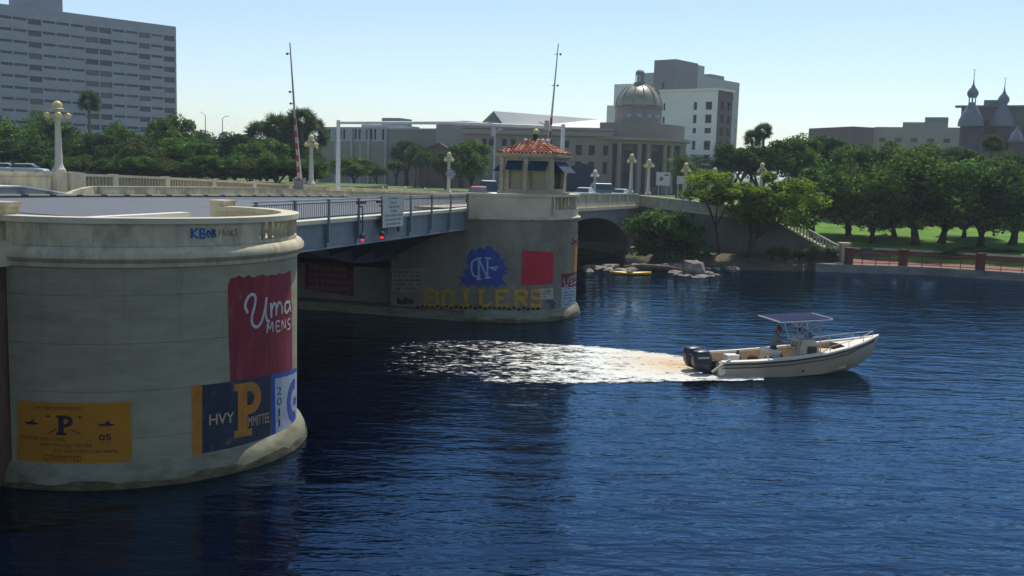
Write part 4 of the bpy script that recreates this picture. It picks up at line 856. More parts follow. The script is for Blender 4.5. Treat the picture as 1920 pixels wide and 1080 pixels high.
# gable
g0, g1 = atd(893, 236, 184), atd(950, 236, 184); gt = atd(925, 209, 184); mb = MB(); bk = Vector((34, 17, 0))
gtz = gt.z; zb_ = zt-.2
e = [Vector((g0.x, g0.y, zb_)), Vector((g1.x, g1.y, zb_)), Vector((gt.x, gt.y, gtz))]
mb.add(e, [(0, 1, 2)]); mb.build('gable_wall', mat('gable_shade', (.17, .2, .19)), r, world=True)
mb = MB(); h1 = Vector((gt.x+20.5, gt.y+16, gtz)); h2 = Vector((g1.x+20, g1.y+1, zb_)); h3 = Vector((g0.x+8, g0.y+26, zb_)); h4 = Vector((g1.x+20, g1.y+26, zb_))
mb.add([e[1]+Vector((0, -.2, 0)), h2, h1, e[2]+Vector((0, -.2, .08)), e[0]+Vector((0, -.2, 0)), h3, h4], [(0, 1, 2, 3), (4, 5, 2, 3), (1, 6, 2), (5, 6, 2)]); mb.build('gable_roof', mat('metal_roof', (.75, .72, .64), .45, .06, .3), r, world=True)
# curved front
cc = atd(1165, 250, 190); cc.z = 0; RA, RB = 11.6, 12.5
def arc(rad, z, a0=-115, a1=10, n=30): return [cc+Vector((rad*math.cos(math.radians(lerp(a0, a1, i/n))), (rad+0)*math.sin(math.radians(lerp(a0, a1, i/n))), z)) for i in range(n+1)]
def band(r0_, z0_, z1_, m, name, a0=-115, a1=10, r1_=None):
    r1_ = r1_ or r0_-1; mb = MB(); A0, A1, A2, A3 = arc(r1_, z0_, a0, a1), arc(r0_, z0_, a0, a1), arc(r0_, z1_, a0, a1), arc(r1_, z1_, a0, a1)
    mb.loft([[A0[i], A1[i], A2[i], A3[i]] for i in range(len(A0))]); return mb.build(name, m, r, world=True)
zA = atd(1200, 270, 178).z; zB = atd(1200, 263, 178).z
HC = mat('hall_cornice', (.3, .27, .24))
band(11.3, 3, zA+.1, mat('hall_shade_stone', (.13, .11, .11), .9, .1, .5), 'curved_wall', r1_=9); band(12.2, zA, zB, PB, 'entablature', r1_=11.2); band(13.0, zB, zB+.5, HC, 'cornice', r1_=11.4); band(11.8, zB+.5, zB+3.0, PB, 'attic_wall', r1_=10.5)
mb = MB(); mb.add([v for v in arc(11.4, zB+2.9)]+[cc+Vector((0, 8, zB+2.9))], [tuple(range(32))]); mb.build('roof_deck', HC, r, world=True)
for a in (-105, -97, -80, -72, -55, -47, -30, -22): mb = MB(); mb.lathe([(.55, 4.9), (.5, 5.3), (.42, zA-.5), (.55, zA)], cc+Vector((12.0*math.cos(math.radians(a)), 12*math.sin(math.radians(a)), 0)), 10); mb.build('column', PB, r, world=True, smooth='auto')
for a in (-89, -63, -38): 
    mb = MB(); A0, A1 = arc(11.36, 6, a-3.4, a+3.4, 4), arc(11.36, zA-1.2, a-3.4, a+3.4, 4); mb.add(A0+A1, [(i, i+1, i+6, i+5) for i in range(4)]); mb.build('window', GLASSB, r, world=True)
# dome
dc = atd(1197, 215, 186); dc.z = 0; z_ = lambda y: atd(1197, y, 186).z; dr = 43*186/1867
DOME = mat('dome_metal', (.30, .29, .22), .42, .25, .6, metal=.35)
mb = MB(); mb.lathe([(dr*1.18, z_(250)), (dr*1.18, z_(240)), (dr*1.03, z_(238)), (dr*1.0, z_(205)), (dr*1.05, z_(204)), (dr*1.05, z_(202))], dc, 24); mb.build('drum', mat('drum_stone', (.24, .22, .20), .9, .15, .6), r, world=True, smooth='auto')
mb = MB(); zt0, zt1 = z_(202), z_(158); mb.lathe([(dr*1.0*math.cos(t), zt0+(zt1-zt0)*math.sin(t)) for t in [math.radians(a) for a in range(0, 84, 7)]], dc, 28)
mb.build('dome', DOME, r, world=True, smooth=True)
for a in range(0, 360, 30): mb = MB(); a_ = math.radians(a+8); mb.tube([dc+Vector((dr*1.01*math.cos(t)*math.cos(a_), dr*1.01*math.cos(t)*math.sin(a_), zt0+(zt1-zt0)*math.sin(t)*1.01)) for t in [math.radians(b_) for b_ in range(0, 84, 10)]], .12, 4); mb.build('dome_rib', DOME, r, world=True)
for a in (-120, -95, -70, -45): a_ = math.radians(a); mb = MB(); mb.sphere(dc+Vector((dr*.98*math.cos(a_), dr*.98*math.sin(a_), z_(220))), .5, 10); mb.build('round_window', mat('porthole', (.3, .36, .42), .2), r, world=True, smooth=True)
cw_ = .78*1.0
mb = MB(); mb.lathe([(1.1, z_(160)), (1.1, z_(155)), (.8, z_(154.5))], dc, 12); mb.lathe([(.85, z_(140)), (.8, z_(135)), (.55, z_(132)), (.02, z_(130.5))], dc, 12)
for a in range(0, 360, 60): mb.tube([dc+Vector((.7*math.cos(math.radians(a)), .7*math.sin(math.radians(a)), z_(155))), dc+Vector((.7*math.cos(math.radians(a)), .7*math.sin(math.radians(a)), z_(140)))], .10, 5)
mb.build('cupola', mat('cupola_metal', (.16, .19, .19), .5, .1, 1, metal=.3), r, world=True)
# 4 white mid-rise and tall grey building behind
WM = mat('white_render', (.80, .78, .68), .85, .06, .3)
r, p0, p1, nb, zt, Ln = building('white_midrise', 'cream white mid-rise with a few dark windows right of the dome', 1238, 250, 1347, 240, 167, WM)
zt = atd(1347, 169, 240).z; holes = []
def zz(y, d=243): return atd(1310, y, d).z
for ya, yb in ((191, 206), (215, 231), (240, 250), (264, 281), (290, 306)):
    for xa, xb in ((1325, 1337), (1303, 1309.5)): holes.append((Ln*(xa-1238)/109, Ln*(xb-1238)/109, zz(yb), zz(ya)))
for ya, yb in ((192, 206), (218, 231)): holes.append((Ln*(1245-1238)/109, Ln*(1249-1238)/109, zz(yb), zz(ya)))
sh = []
for i in range(5):
    for u in (1.0, 4.4): sh.append((u, u+2.2, zt-4.4-3.1*i, zt-2.6-3.1*i))
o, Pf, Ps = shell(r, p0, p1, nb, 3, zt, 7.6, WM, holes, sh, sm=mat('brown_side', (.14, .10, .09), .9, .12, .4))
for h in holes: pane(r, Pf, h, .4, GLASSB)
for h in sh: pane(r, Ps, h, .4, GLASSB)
box_on(r, p0, p1, nb, -.2, Ln+.5, -.3, 8.0, zt-.02, zt+.5, WM, 'roof_edge')
r, p0, p1, nb, zt, Ln = building('white_annexe', 'pale stepped block showing left of the dome', 1152, 255, 1186, 252, 158, WM); shell(r, p0, p1, nb, 3, zt, 12, WM); box_on(r, p0, p1, nb, -2.2, 0, .5, 10, 3, atd(1140, 197, 255).z, WM, 'lower_block')
TG = mat('tower_render', (.38, .38, .37), .85, .08, .3)
r, p0, p1, nb, zt, Ln = building('grey_highrise', 'tall grey stepped building with small square windows behind the white mid-rise', 1268, 318, 1388, 350, 134, TG)
zt = atd(1268, 134, 318).z; holes = []
def ug(x):
    ry = ray(x, 180); d = (p1-p0).normalized(); o = Vector((0, 0, H)); k = (p0-o).dot(nb)/ry.dot(nb); return (o+ry*k-p0).dot(d)
for i in range(9):
    x = 1297+ i*9.6; u = ug(x); holes.append((u, u+.85, zt-6.2, zt-4.6))
for j in range(1, 7):
    for x in (1374, 1383) if j > 1 else (1374,): u = ug(x-1); holes.append((u, u+.6, zt-6.2-3.6*j, zt-4.9-3.6*j))
o, Pf, Ps = shell(r, p0, p1, nb, 3, zt, 14, TG, holes)
for h in holes: pane(r, Pf, h, .4, GLASSB)
box_on(r, p0, p1, nb, ug(1340), ug(1366), 2, 10, zt-.3, zt+1.6, mat('plant_green', (.16, .2, .2)), 'plant_room'); box_on(r, p0, p1, nb, ug(1278), ug(1326), 1.5, 10, zt-.3, zt+3.6, TG, 'upper_storey')
r, p0, p1, nb, zt, Ln = building('dark_stair_tower', 'darker blank stair tower forming the left shoulder of the grey highrise', 1227, 322, 1268, 317, 113, TG); o, Pf, Ps = shell(r, p0, p1, nb, 3, zt, 14, mat('stair_grey', (.20, .19, .20), .85, .08, .3), [(Ln*.4, Ln*.5, zt-9, zt-7)]); pane(r, Pf, (Ln*.4, Ln*.5, zt-9, zt-7), .4, GLASSB)
# 5 long low building right, minaret building
r, p0, p1, nb, zt, Ln = building('college_block', 'long low grey-brown block above the trees at the right', 1640, 300, 1812, 290, 238, BB)
holes = [(u, u+1.8, zt-4.4, zt-3.2) for u in [1.5+4.4*i for i in range(6)] if u < Ln-2]
o, Pf, Ps = shell(r, p0, p1, nb, 3, zt, 20, BB, holes)
for h in holes: pane(r, Pf, h, .4, GLASSB)
box_on(r, p0, p1, nb, Ln*.31, Ln*.8, 1, 12, zt-.3, atd(1700, 230, 300).z, BB, 'upper_storey'); box_on(r, p0, p1, nb, Ln*.55, Ln*.8, .9, 11, atd(1700, 230, 300).z-.1, atd(1750, 222, 300).z, mat('plant_green', (.16, .2, .2)), 'plant_room')
r, p0, p1, nb, zt, Ln = building('brick_block', 'dark blank block at the left end of the long low building', 1599, 296, 1640, 299, 237, BB); shell(r, p0, p1, nb, 3, zt, 20, mat('dark_brick', (.12, .09, .085), .9, .1, .4))
MBK = mat('hotel_brick', (.09, .065, .08), .9, .15, .6); SILV = mat('silver_roof', (.15, .17, .21), .6, .15, .8)
r, p0, p1, nb, zt, Ln = building('minaret_hall', 'brick hall with silver onion-domed minarets at the far right', 1803, 214, 1990, 206, 200, MBK)
zt = atd(1860, 202, 212).z
holes = [(u, u+1.6, zt-5.6, zt-2.6) for u in (4.6, 7.2, 12.0, 15.4, 18.2)]
o, Pf, Ps = shell(r, p0, p1, nb, 3, zt, 20, mat('hotel_wall', (.15, .14, .17), .9, .1, .5), holes)
for h in holes: pane(r, Pf, h, .4, GLASSB)
box_on(r, p0, p1, nb, -1.2, Ln, -1.2, 1, zt-.0, zt+.4, SILV, 'eaves'); box_on(r, p0, p1, nb, 4.2, 8.0, .5, 6, zt+.4, zt+1.6, mat('plant_green', (.16, .2, .2)), 'roof_lantern')
def minaret(x, ytip, yball, ybase, d):
    c = atd(x, ybase, d); zf = lambda y: atd(x, y, d).z; cx = Vector((c.x, c.y, 0)); k = d/1867
    mb = MB(); mb.lathe([(16*k, 3), (16*k, zf(232)), (15*k, zf(231))], cx, 12); mb.build('turret', MBK, r, world=True)
    mb = MB(); mb.lathe([(22*k, zf(237)), (21*k, zf(226)), (12*k, zf(205)), (7*k, zf(198)), (6*k, zf(192))], cx, 14); mb.build('turret_roof', SILV, r, world=True, smooth='auto')
    mb = MB()
    for a in range(0, 360, 60): mb.tube([cx+Vector((6*k*math.cos(math.radians(a)), 6*k*math.sin(math.radians(a)), zf(ybase+3))), cx+Vector((6*k*math.cos(math.radians(a)), 6*k*math.sin(math.radians(a)), zf(yball+11)))], .09, 5)
    mb.build('lantern_posts', SILV, r, world=True)
    mb = MB(); mb.lathe([(7*k, zf(yball+11)), (9.5*k, zf(yball+6)), (10*k, zf(yball+2)), (8*k, zf(yball-3)), (4*k, zf(yball-8)), (1.6*k, zf(yball-14)), (.6*k, zf(yball-24)), (.4*k, zf(ytip))], cx, 14); mb.build('onion_dome', SILV, r, world=True, smooth='auto')
    mb = MB(); mb.tube([cx+Vector((-.35, 0, zf(ytip)+.35)), cx+Vector((0, 0, zf(ytip))), cx+Vector((.35, 0, zf(ytip)+.3))], .05, 5); mb.sphere(cx+Vector((0, 0, zf(ytip+8))), .12, 8); mb.build('finial', SILV, r, world=True)
minaret(1823, 132, 172, 190, 210); minaret(1881, 148, 184, 199, 210)
for xx, yt_ in ((1905, 236),): 
    k = 205/1867; c = atd(xx, 262, 205); cx = Vector((c.x, c.y, 0)); zf = lambda y: atd(xx, y, 205).z; mb = MB(); mb.lathe([(13*k, zf(264)), (8*k, zf(250)), (3*k, zf(243)), (.5*k, zf(yt_))], cx, 12); mb.build('turret_roof', SILV, r, world=True, smooth='auto')
    box_on(r, p0, p1, nb, 9.5, 16, -3, 0, 3, zf(266), MBK, 'bay'); box_on(r, p0, p1, nb, 9.2, 16.3, -3.3, -.01, zf(266), zf(262), SILV, 'bay_roof')
# small gabled house
r = thing('gabled_house', 'small brown gabled house roof behind the palms', 'house', atd(820, 300, 178)[:2] + (4,)) if False else thing('gabled_house', 'small brown gabled house peeking between the mid-distance trees', 'house', (atd(822, 300, 176).x, 176, 4))
mb = MB(); c = r.location; zt = atd(822, 268, 176).z-4; ze = atd(822, 286, 176).z-4; mb.box((-3.4, 0, 0), (3.4, 8, ze)); mb.add([(-3.4, 0, ze), (3.4, 0, ze), (0, 0, zt), (-3.4, 8, ze), (3.4, 8, ze), (0, 8, zt)], [(0, 1, 2), (5, 4, 3)]); mb.build('wall', mat('house_brown', (.15, .10, .085), .9), r)
mb = MB(); mb.add([(-3.9, -.4, ze-.3), (0, -.4, zt+.05), (0, 8.4, zt+.05), (-3.9, 8.4, ze-.3), (3.9, -.4, ze-.3), (3.9, 8.4, ze-.3)], [(0, 1, 2, 3), (1, 4, 5, 2)]); mb.build('roof', mat('house_roof', (.20, .15, .12), .85), r)
# ================================================================= TREES
def leafmat(name, col, col2, tr):
    m = bpy.data.materials.new(name); m.use_nodes = True; t = m.node_tree; n = t.nodes; L = t.links; n.remove(n['Principled BSDF'])
    tc = n.new('ShaderNodeTexCoord'); nz = n.new('ShaderNodeTexNoise'); nz.inputs['Scale'].default_value = 3.2; nz.inputs['Detail'].default_value = 5; L.new(tc.outputs['Object'], nz.inputs['Vector'])
    g = n.new('ShaderNodeNewGeometry'); rp = n.new('ShaderNodeMapRange'); rp.inputs[1].default_value = .40; rp.inputs[2].default_value = .62; L.new(nz.outputs[0], rp.inputs[0])
    mx = n.new('ShaderNodeMix'); mx.data_type = 'RGBA'; mx.inputs[6].default_value = (*col, 1); mx.inputs[7].default_value = (*col2, 1); L.new(rp.outputs[0], mx.inputs[0])
    hv = n.new('ShaderNodeHueSaturation'); L.new(mx.outputs[2], hv.inputs['Color']); r2 = n.new('ShaderNodeMapRange'); r2.inputs[3].default_value = .6; r2.inputs[4].default_value = 1.5; L.new(g.outputs['Random Per Island'], r2.inputs[0]); L.new(r2.outputs[0], hv.inputs['Value'])
    d = n.new('ShaderNodeBsdfDiffuse'); q = n.new('ShaderNodeBsdfTranslucent'); gl = n.new('ShaderNodeBsdfGlossy'); gl.inputs['Roughness'].default_value = .45; gl.inputs['Color'].default_value = (.5, .6, .5, 1)
    L.new(hv.outputs[0], d.inputs[0]); L.new(hv.outputs[0], q.inputs[0]); a = n.new('ShaderNodeMixShader'); a.inputs[0].default_value = tr; L.new(d.outputs[0], a.inputs[1]); L.new(q.outputs[0], a.inputs[2])
    b = n.new('ShaderNodeMixShader'); b.inputs[0].default_value = .015; L.new(a.outputs[0], b.inputs[1]); L.new(gl.outputs[0], b.inputs[2]); L.new(b.outputs[0], n['Material Output'].inputs[0]); return m
LEAF = {'oak': leafmat('oak_leaves', (.026, .070, .009), (.14, .25, .024), .5), 'light': leafmat('light_leaves', (.07, .15, .010), (.26, .34, .02), .6), 'dark': leafmat('dark_leaves', (.016, .045, .013), (.075, .15, .025), .45), 'olive': leafmat('olive_leaves', (.055, .09, .018), (.10, .14, .025), .5), 'palm': leafmat('palm_leaves', (.04, .08, .02), (.08, .13, .035), .45), 'bush': leafmat('bush_leaves', (.022, .066, .013), (.11, .22, .03), .5)}
def crown_mesh(name, seed, nb_, nl, leaf, m, spread=.66, br=(.26, .42), flat=.0):
    rg = random.Random(seed); V = []; Fs = []; bl = []
    for i in range(nb_):
        while True:
            p = Vector((rg.uniform(-1, 1), rg.uniform(-1, 1), rg.uniform(-1, 1)))
            if .35 < p.length < 1: break
        p = p*spread; 
        if p.z < -.25: p.z *= .75
        bl.append((p, rg.uniform(*br)))
    for i in range(nl):
        c, r_ = bl[rg.randrange(nb_)]; d = Vector((rg.gauss(0, 1), rg.gauss(0, 1), rg.gauss(0, 1)+.25)).normalized(); rr = r_*(rg.random()**.35)*(1+.12*rg.random())
        p = c + d*rr; nrm = (d*.7 + Vector((rg.gauss(0, .6), rg.gauss(0, .6), rg.gauss(0, .6)+.35))).normalized(); t = nrm.cross(Vector((rg.gauss(0, 1), rg.gauss(0, 1), rg.gauss(0, 1)))).normalized(); b = nrm.cross(t)
        s_ = leaf*rg.uniform(.6, 1.35); o = len(V); V += [p-t*s_, p+b*s_*.55+t*s_*.1, p+t*s_, p-b*s_*.55+t*s_*.1]; Fs.append((o, o+1, o+2, o+3))
    me = bpy.data.meshes.new(name); me.from_pydata([tuple(v) for v in V], [], Fs); me.materials.append(m); me.update(); return me, bl
CR = {}
def crown(kind, seed):
    k = (kind, seed % (4 if kind == 'oak' else 2))
    if k not in CR:
        a = {'oak': (40, 14000, .042), 'dark': (36, 12500, .043), 'olive': (32, 11000, .042), 'light': (26, 7500, .040), 'bush': (30, 11000, .042), 'far': (18, 3000, .07)}[kind]
        CR[k] = crown_mesh('crown', 100+seed % 4+len(CR)*7, *a, LEAF['dark' if kind == 'far' else kind], br=(.15, .40) if kind != 'light' else (.13, .30), spread=.73 if kind != 'light' else .78)
    return CR[k]
tn = [0]
def tree(label, x, d, ytop, wpx, ybot, kind='oak', tx=None, zb=None, group=None, lean=True, depthk=1.0, name='broadleaf_tree', trunk_r=None, cat='tree'):
    tn[0] += 1; c = atd(x, (ytop+ybot)/2, d); zt, zl = atd(x, ytop, d).z, atd(x, ybot, d).z; w = wpx*d/1867/2*1.16; hh = (zt-zl)/2; cz = (zt+zl)/2
    bp = atd(tx if tx else x, ybot, d); z0 = gz(bp.x, d) if zb is None else zb
    r = thing(name, label, cat, (bp.x, d, z0-.1), 0, group)
    me, bl = crown(kind, tn[0]); cro = bpy.data.objects.new('crown', me); S.collection.objects.link(cro); cro.parent = r
    rr = random.Random(tn[0]); cro.location = (c.x-bp.x, 0, cz-z0+.1); cro.scale = (w, w*depthk, hh); rz_ = 0
    rt_ = trunk_r or max(.13, .045*(zt-z0)); mb = MB(); top = Vector((c.x-bp.x, 0, cz-z0-hh*.35)); fork = Vector((top.x*.35, 0, max(.5, (top.z)*.5)))
    mb.tube([(0, 0, 0), fork*.5+Vector((.05, 0, 0)), fork], [rt_*1.35, rt_, rt_*.85], 8)
    for i in range(5):
        p, _ = bl[(i*3) % len(bl)]; e = Vector((c.x-bp.x+p.x*w*.8, p.y*w*.8, cz-z0+p.z*hh*.6)); m_ = fork.lerp(e, .5)+Vector((0, 0, .1*hh)); mb.tube([fork-Vector((0, 0, .05)), m_, e], [rt_*.6, rt_*.38, rt_*.12], 6)
    mb.build('trunk', BARK, r, smooth=True); return r
def palm(label, x, d, ytop, wpx, ybase=None, kind='fan', name='palm_tree', group=None, ztr=None, skirt=True):
    tn[0] += 1; rg = random.Random(tn[0]*5); rad = wpx*d/1867/2; pc = atd(x, ytop, d); hz = pc.z-rad*.75; z0 = gz(pc.x, d)
    r = thing(name, label, 'palm tree', (pc.x, d, z0-.1), 0, group); hh = hz-z0
    mb = MB(); mb.tube([(0, 0, 0), (.08, 0, hh*.5), (0, 0, hh)], [.26, .2, .17] if kind == 'fan' else [.42, .36, .3], 8); mb.build('trunk', PBARK, r, smooth=True)
    mb = MB(); c = Vector((0, 0, hh)); nf = 70 if kind == 'fan' else 46
    for i in range(nf):
        az = rg.uniform(0, 2*math.pi); el = rg.uniform(-.7, 1.35); dr_ = Vector((math.cos(az)*math.cos(el), math.sin(az)*math.cos(el), math.sin(el)))
        if kind == 'fan':
            pe = c+dr_*rad*.38; sd_ = dr_.cross(Vector((0, 0, 1))).normalized(); sd_.rotate(Matrix.Rotation(rg.uniform(-1.2, 1.2), 3, dr_)); mb.add([c, pe+sd_*.02, pe-sd_*.02], [(0, 1, 2)])
            upv = sd_.cross(dr_).normalized()
            for j in range(11):
                a = lerp(-1.25, 1.25, j/10); v = (dr_*math.cos(a)+sd_*math.sin(a)).normalized(); tip = pe+v*rad*.66*(1-.15*abs(a))-Vector((0, 0, rad*.14*rg.random())); s2 = v.cross(upv)*rad*.035
                mid = pe.lerp(tip, .5); mb.add([pe, mid+s2, tip, mid-s2], [(0, 1, 2, 3)])
        else:
            prev = None; side = dr_.cross(Vector((0, 0, 1))).normalized(); n_ = 9
            for j in range(n_+1):
                t = j/n_; p = c+dr_*rad*1.05*t-Vector((0, 0, rad*.75*t*t*(1.1-.3*math.sin(el))))
                if prev:
                    s_ = rad*.26*math.sin(math.pi*min(1, t*.85+.12)); dn = Vector((0, 0, -s_*.55)); fw_ = (p-prev)
                    for sg_ in (1, -1):
                        for q in (0, .5): b0 = prev.lerp(p, q); mb.add([b0, b0+fw_*.22, b0+side*sg_*s_+dn+fw_*.7], [(0, 1, 2)])
                prev = p
    mb.build('fronds', LEAF['palm'], r); return r
# left bank, beyond the far balustrade
Lt = [('rounded dark tree at the left frame edge behind the far parapet', 15, 128, 212, 130, 330, 'oak'), ('broad tree just left of the tall lamp post', 85, 140, 210, 120, 318, 'oak'), ('low dark tree beneath the broad one near the parked cars', 50, 122, 255, 120, 318, 'dark'),
 ('tree right of the tall lamp post under the thin palm', 190, 132, 245, 110, 325, 'dark'), ('small tree tucked between the thin palm and the tower edge', 225, 150, 222, 70, 300, 'oak'), ('leafy tree with pale tips in the middle of the left tree line', 262, 126, 250, 110, 326, 'olive'),
 ('tall tree standing at the right edge of the slab tower', 328, 148, 208, 105, 300, 'oak'), ('rounded green tree right below the tower edge', 350, 130, 252, 120, 326, 'oak'), ('distant blue-green tree in the gap right of the tower', 398, 190, 240, 110, 318, 'dark'),
 ('dark tree left of the palm clump', 440, 142, 243, 95, 328, 'dark'), ('bushy tree at the foot of the palm clump', 500, 136, 255, 120, 334, 'oak'), ('small green tree at the foot of the left gate arm', 585, 140, 272, 70, 334, 'olive'),
 ('dense tree right in front of the left palm clump', 545, 150, 240, 100, 330, 'dark')]
for a in Lt: tree(a[0], *a[1:5], a[5]+14, a[6], zb=4.9, group='trees along the left bank')
for i, x in enumerate((60, 115, 160, 215, 270, 320, 385, 420, 470, 520, 575)):
    tree('low %s shrub %s' % (('dark', 'green', 'olive')[i % 3], ('under the leftmost trees', 'right under the tall lamp post', 'below the thin palm', 'left of the pale-tipped tree', 'below the pale-tipped tree', 'below the tower edge', 'below the distant blue trees', 'between the distant trees and the dark tree', 'below the dark tree left of the palms', 'below the palm clump', 'at the foot of the left gate arm')[i]), x, 119, 286+(i*7) % 12, 95, 345, ('dark', 'bush', 'olive')[i % 3], zb=4.9, name='shrub', group='shrubs along the left bank', cat='shrub')
palm('thin palm rising above the trees in front of the slab tower', 166, 140, 170, 52)
for i, (x, y) in enumerate(((520, 212), (566, 200), (488, 228), (590, 224), (545, 218))): palm(['cabbage palm at the left centre of the palm clump by the gate arm', 'tallest cabbage palm directly behind the left gate arm', 'leftmost cabbage palm of the clump by the gate arm', 'rightmost cabbage palm of the clump by the gate arm', 'cabbage palm just left of the raised gate arm'][i], x, 146+i*2, y, 72)
Mt = [('round tree right of the left gantry leg', 664, 165, 292, 95, 338, 'oak'), ('small pale tree beside the round tree on the lawn', 706, 172, 305, 50, 336, 'olive'), ('clipped round tree in front of the beige wing', 743, 186, 298, 36, 326, 'oak'), ('dark tree rising behind the palm pair', 762, 190, 260, 60, 318, 'dark'),
 ('large dark tree left of the tender house', 884, 150, 256, 92, 350, 'oak'), ('lower tree behind the diamond sign lamp', 838, 158, 284, 62, 335, 'dark'), ('dark low tree at the right foot of the gantry', 1010, 160, 300, 60, 340, 'dark')]
for a in Mt: tree(a[0], *a[1:], zb=4.7, group='trees across the bridge')
palm('left palm of the pair on the lawn', 780, 172, 272, 52); palm('right palm of the pair on the lawn', 795, 168, 282, 46)
palm('big date palm with arching fronds before the domed hall', 1276, 112, 268, 92, kind='date')
# right bank
Rb = [('dark tree filling the gap right of the cream mid-rise', 1372, 124, 262, 95, 340, 'dark'), ('dark tree below the tall thin palms', 1425, 126, 268, 100, 345, 'dark'), ('round-topped tree right of the tall thin palms', 1495, 124, 246, 115, 350, 'oak'), ('tree left of the dark blank block', 1552, 128, 250, 100, 350, 'dark'),
 ('tree in front of the dark blank block', 1608, 124, 262, 100, 350, 'oak'), ('olive tree top below the long low building', 1668, 122, 262, 120, 370, 'olive'), ('tree below the middle of the long low building', 1735, 124, 262, 120, 370, 'oak'), ('tree below the left minaret', 1800, 122, 272, 110, 370, 'dark'),
 ('tree below the right minaret', 1862, 120, 280, 110, 370, 'oak'), ('tree cut by the right frame edge, rear row', 1915, 118, 285, 110, 370, 'dark')]
for a in Rb: tree(a[0], *a[1:], zb=3.6, group='park trees, rear row')
Rf = [('bright green tree directly right of the leaning tree', 1522, 104, 296, 150, 432, 'bush'), ('slim tree at the left edge of the lawn', 1590, 108, 292, 120, 446, 'olive'), ('spreading oak on the lawn above the promenade gate', 1640, 101, 312, 150, 456, 'oak', 1634), ('largest spreading oak in the middle of the lawn', 1712, 99.5, 282, 190, 458, 'oak', 1716),
 ('forked oak right of the largest one', 1782, 101, 300, 150, 462, 'dark', 1764), ('broad oak left of the frame edge pair', 1846, 98.5, 292, 175, 462, 'bush', 1838), ('oak at the right frame edge', 1915, 99.5, 298, 150, 462, 'oak', 1897), ('darker small-leaved tree filling the gap left of the largest oak', 1672, 106, 330, 110, 448, 'dark', 1676), ('low dark tree between the forked oak and the broad oak', 1812, 106, 335, 120, 452, 'dark', 1806)]
for a in Rf: tree(a[0], *a[1:], group='oaks on the park lawn')
palm('taller of the two thin palms right of the grey highrise', 1433, 134, 230, 40); palm('shorter of the two thin palms right of the grey highrise', 1412, 134, 243, 42); palm('palm rising before the right minaret turrets', 1862, 128, 252, 44)
tree('sparse yellow-green tree in front of the wing wall', 1330, 92, 312, 150, 400, 'light', tx=1352, zb=1.2, trunk_r=.14)
tree('leaning light green tree growing from the bank', 1455, 91, 316, 180, 452, 'light', tx=1400, zb=1.0, trunk_r=.2)
tree('lighter lower branchy tree beside the leaning one', 1415, 92.5, 345, 110, 430, 'light', tx=1406, zb=1.0, trunk_r=.15)
tree('big dark bush against the wing wall beside the red pilaster', 1250, 92, 388, 165, 512, 'bush', zb=.4, name='bush', cat='bush', depthk=.8)
for i, (x, y0_, y1_, w, k) in enumerate(((1447, 461, 486, 26, 'bush'), (1471, 462, 487, 28, 'bush'), (1497, 466, 487, 26, 'dark'), (1525, 458, 484, 48, 'olive'), (1556, 462, 485, 32, 'dark'))):
    tree(['leftmost clipped round shrub on the bank', 'second clipped round shrub on the bank', 'small third shrub on the bank', 'wide olive shrub on the bank', 'dark shrub at the foot of the stair wall'][i], x, 90.5, y0_, w, y1_, k, zb=.8, name='shrub', group='shrubs on the bank', cat='shrub')
for i, x in enumerate(range(-80, 2020, 105)):
    if 230 < x < 330 or 1130 < x < 1300: pass
    tree(['hazy distant tree number' for _ in (0,)][0], x, 240, 268 + (i*37 % 18), 130, 330, 'far', zb=4.5, group='distant tree line', name='distant_tree')['label'] = 'hazy distant tree in the background line, low among the roofs'
# ================================================================= WING WALL, STAIRS, PROMENADE
wwp = [(B(79, .8).x, B(79, .8).y), (15.9, 98.6), (19.5, 95.2), (24.0, 93.6)]
ww = thing('wing_wall', 'plain grey concrete wing wall curving away from the bridge above the bank', 'wall', (15.9, 98.6, 0))
mb = MB(); pp = MB(); cpw = MB()
tops = [6.02, 5.85, 5.55, 5.3]
for i in range(3):
    a, b = Vector((*wwp[i], 0)), Vector((*wwp[i+1], 0)); dd = (b-a).normalized(); nn = Vector((-dd.y, dd.x, 0))*.5
    za, zb2 = tops[i], tops[i+1]
    def seg(M_, k0, k1, lo, hi):
        M_.add([a+dd*0-nn*k0*2+Vector((0, 0, za+lo)), b-nn*k0*2+Vector((0, 0, zb2+lo)), b+nn*k1*2+Vector((0, 0, zb2+lo)), a+nn*k1*2+Vector((0, 0, za+lo)), a-nn*k0*2+Vector((0, 0, za+hi)), b-nn*k0*2+Vector((0, 0, zb2+hi)), b+nn*k1*2+Vector((0, 0, zb2+hi)), a+nn*k1*2+Vector((0, 0, za+hi))], [(3,2,1,0),(4,5,6,7),(0,1,5,4),(1,2,6,5),(2,3,7,6),(3,0,4,7)])
    seg(mb, .0, .5, -7, -1.0); seg(pp, -.05, .3, -1.0, -.12); seg(cpw, .06, .42, -.12, .04); seg(cpw, .08, .3, -1.12, -.99)
mb.build('wall', WALL, ww, world=True); pp.build('parapet', TRIM, ww, world=True); cpw.build('coping', PALE, ww, world=True)
st_ = thing('stair_wall', 'sloping white stair balustrade running down to the promenade', 'stairs', (24.2, 93.5, 0))
a, b = Vector((24.0, 93.6, 4.3)), Vector((30.0, 91.0, 1.1)); dv = b-a; side = Vector((dv.y, -dv.x, 0)).normalized()
mb = MB(); mb.loft([[a+Vector((0, 0, -5)), a+Vector((0, 0, 0)), a-side*.4, a-side*.4+Vector((0, 0, -5))], [b+Vector((0, 0, -5)), b, b-side*.4, b-side*.4+Vector((0, 0, -5))]]); mb.build('wall', WALL, st_, world=True)
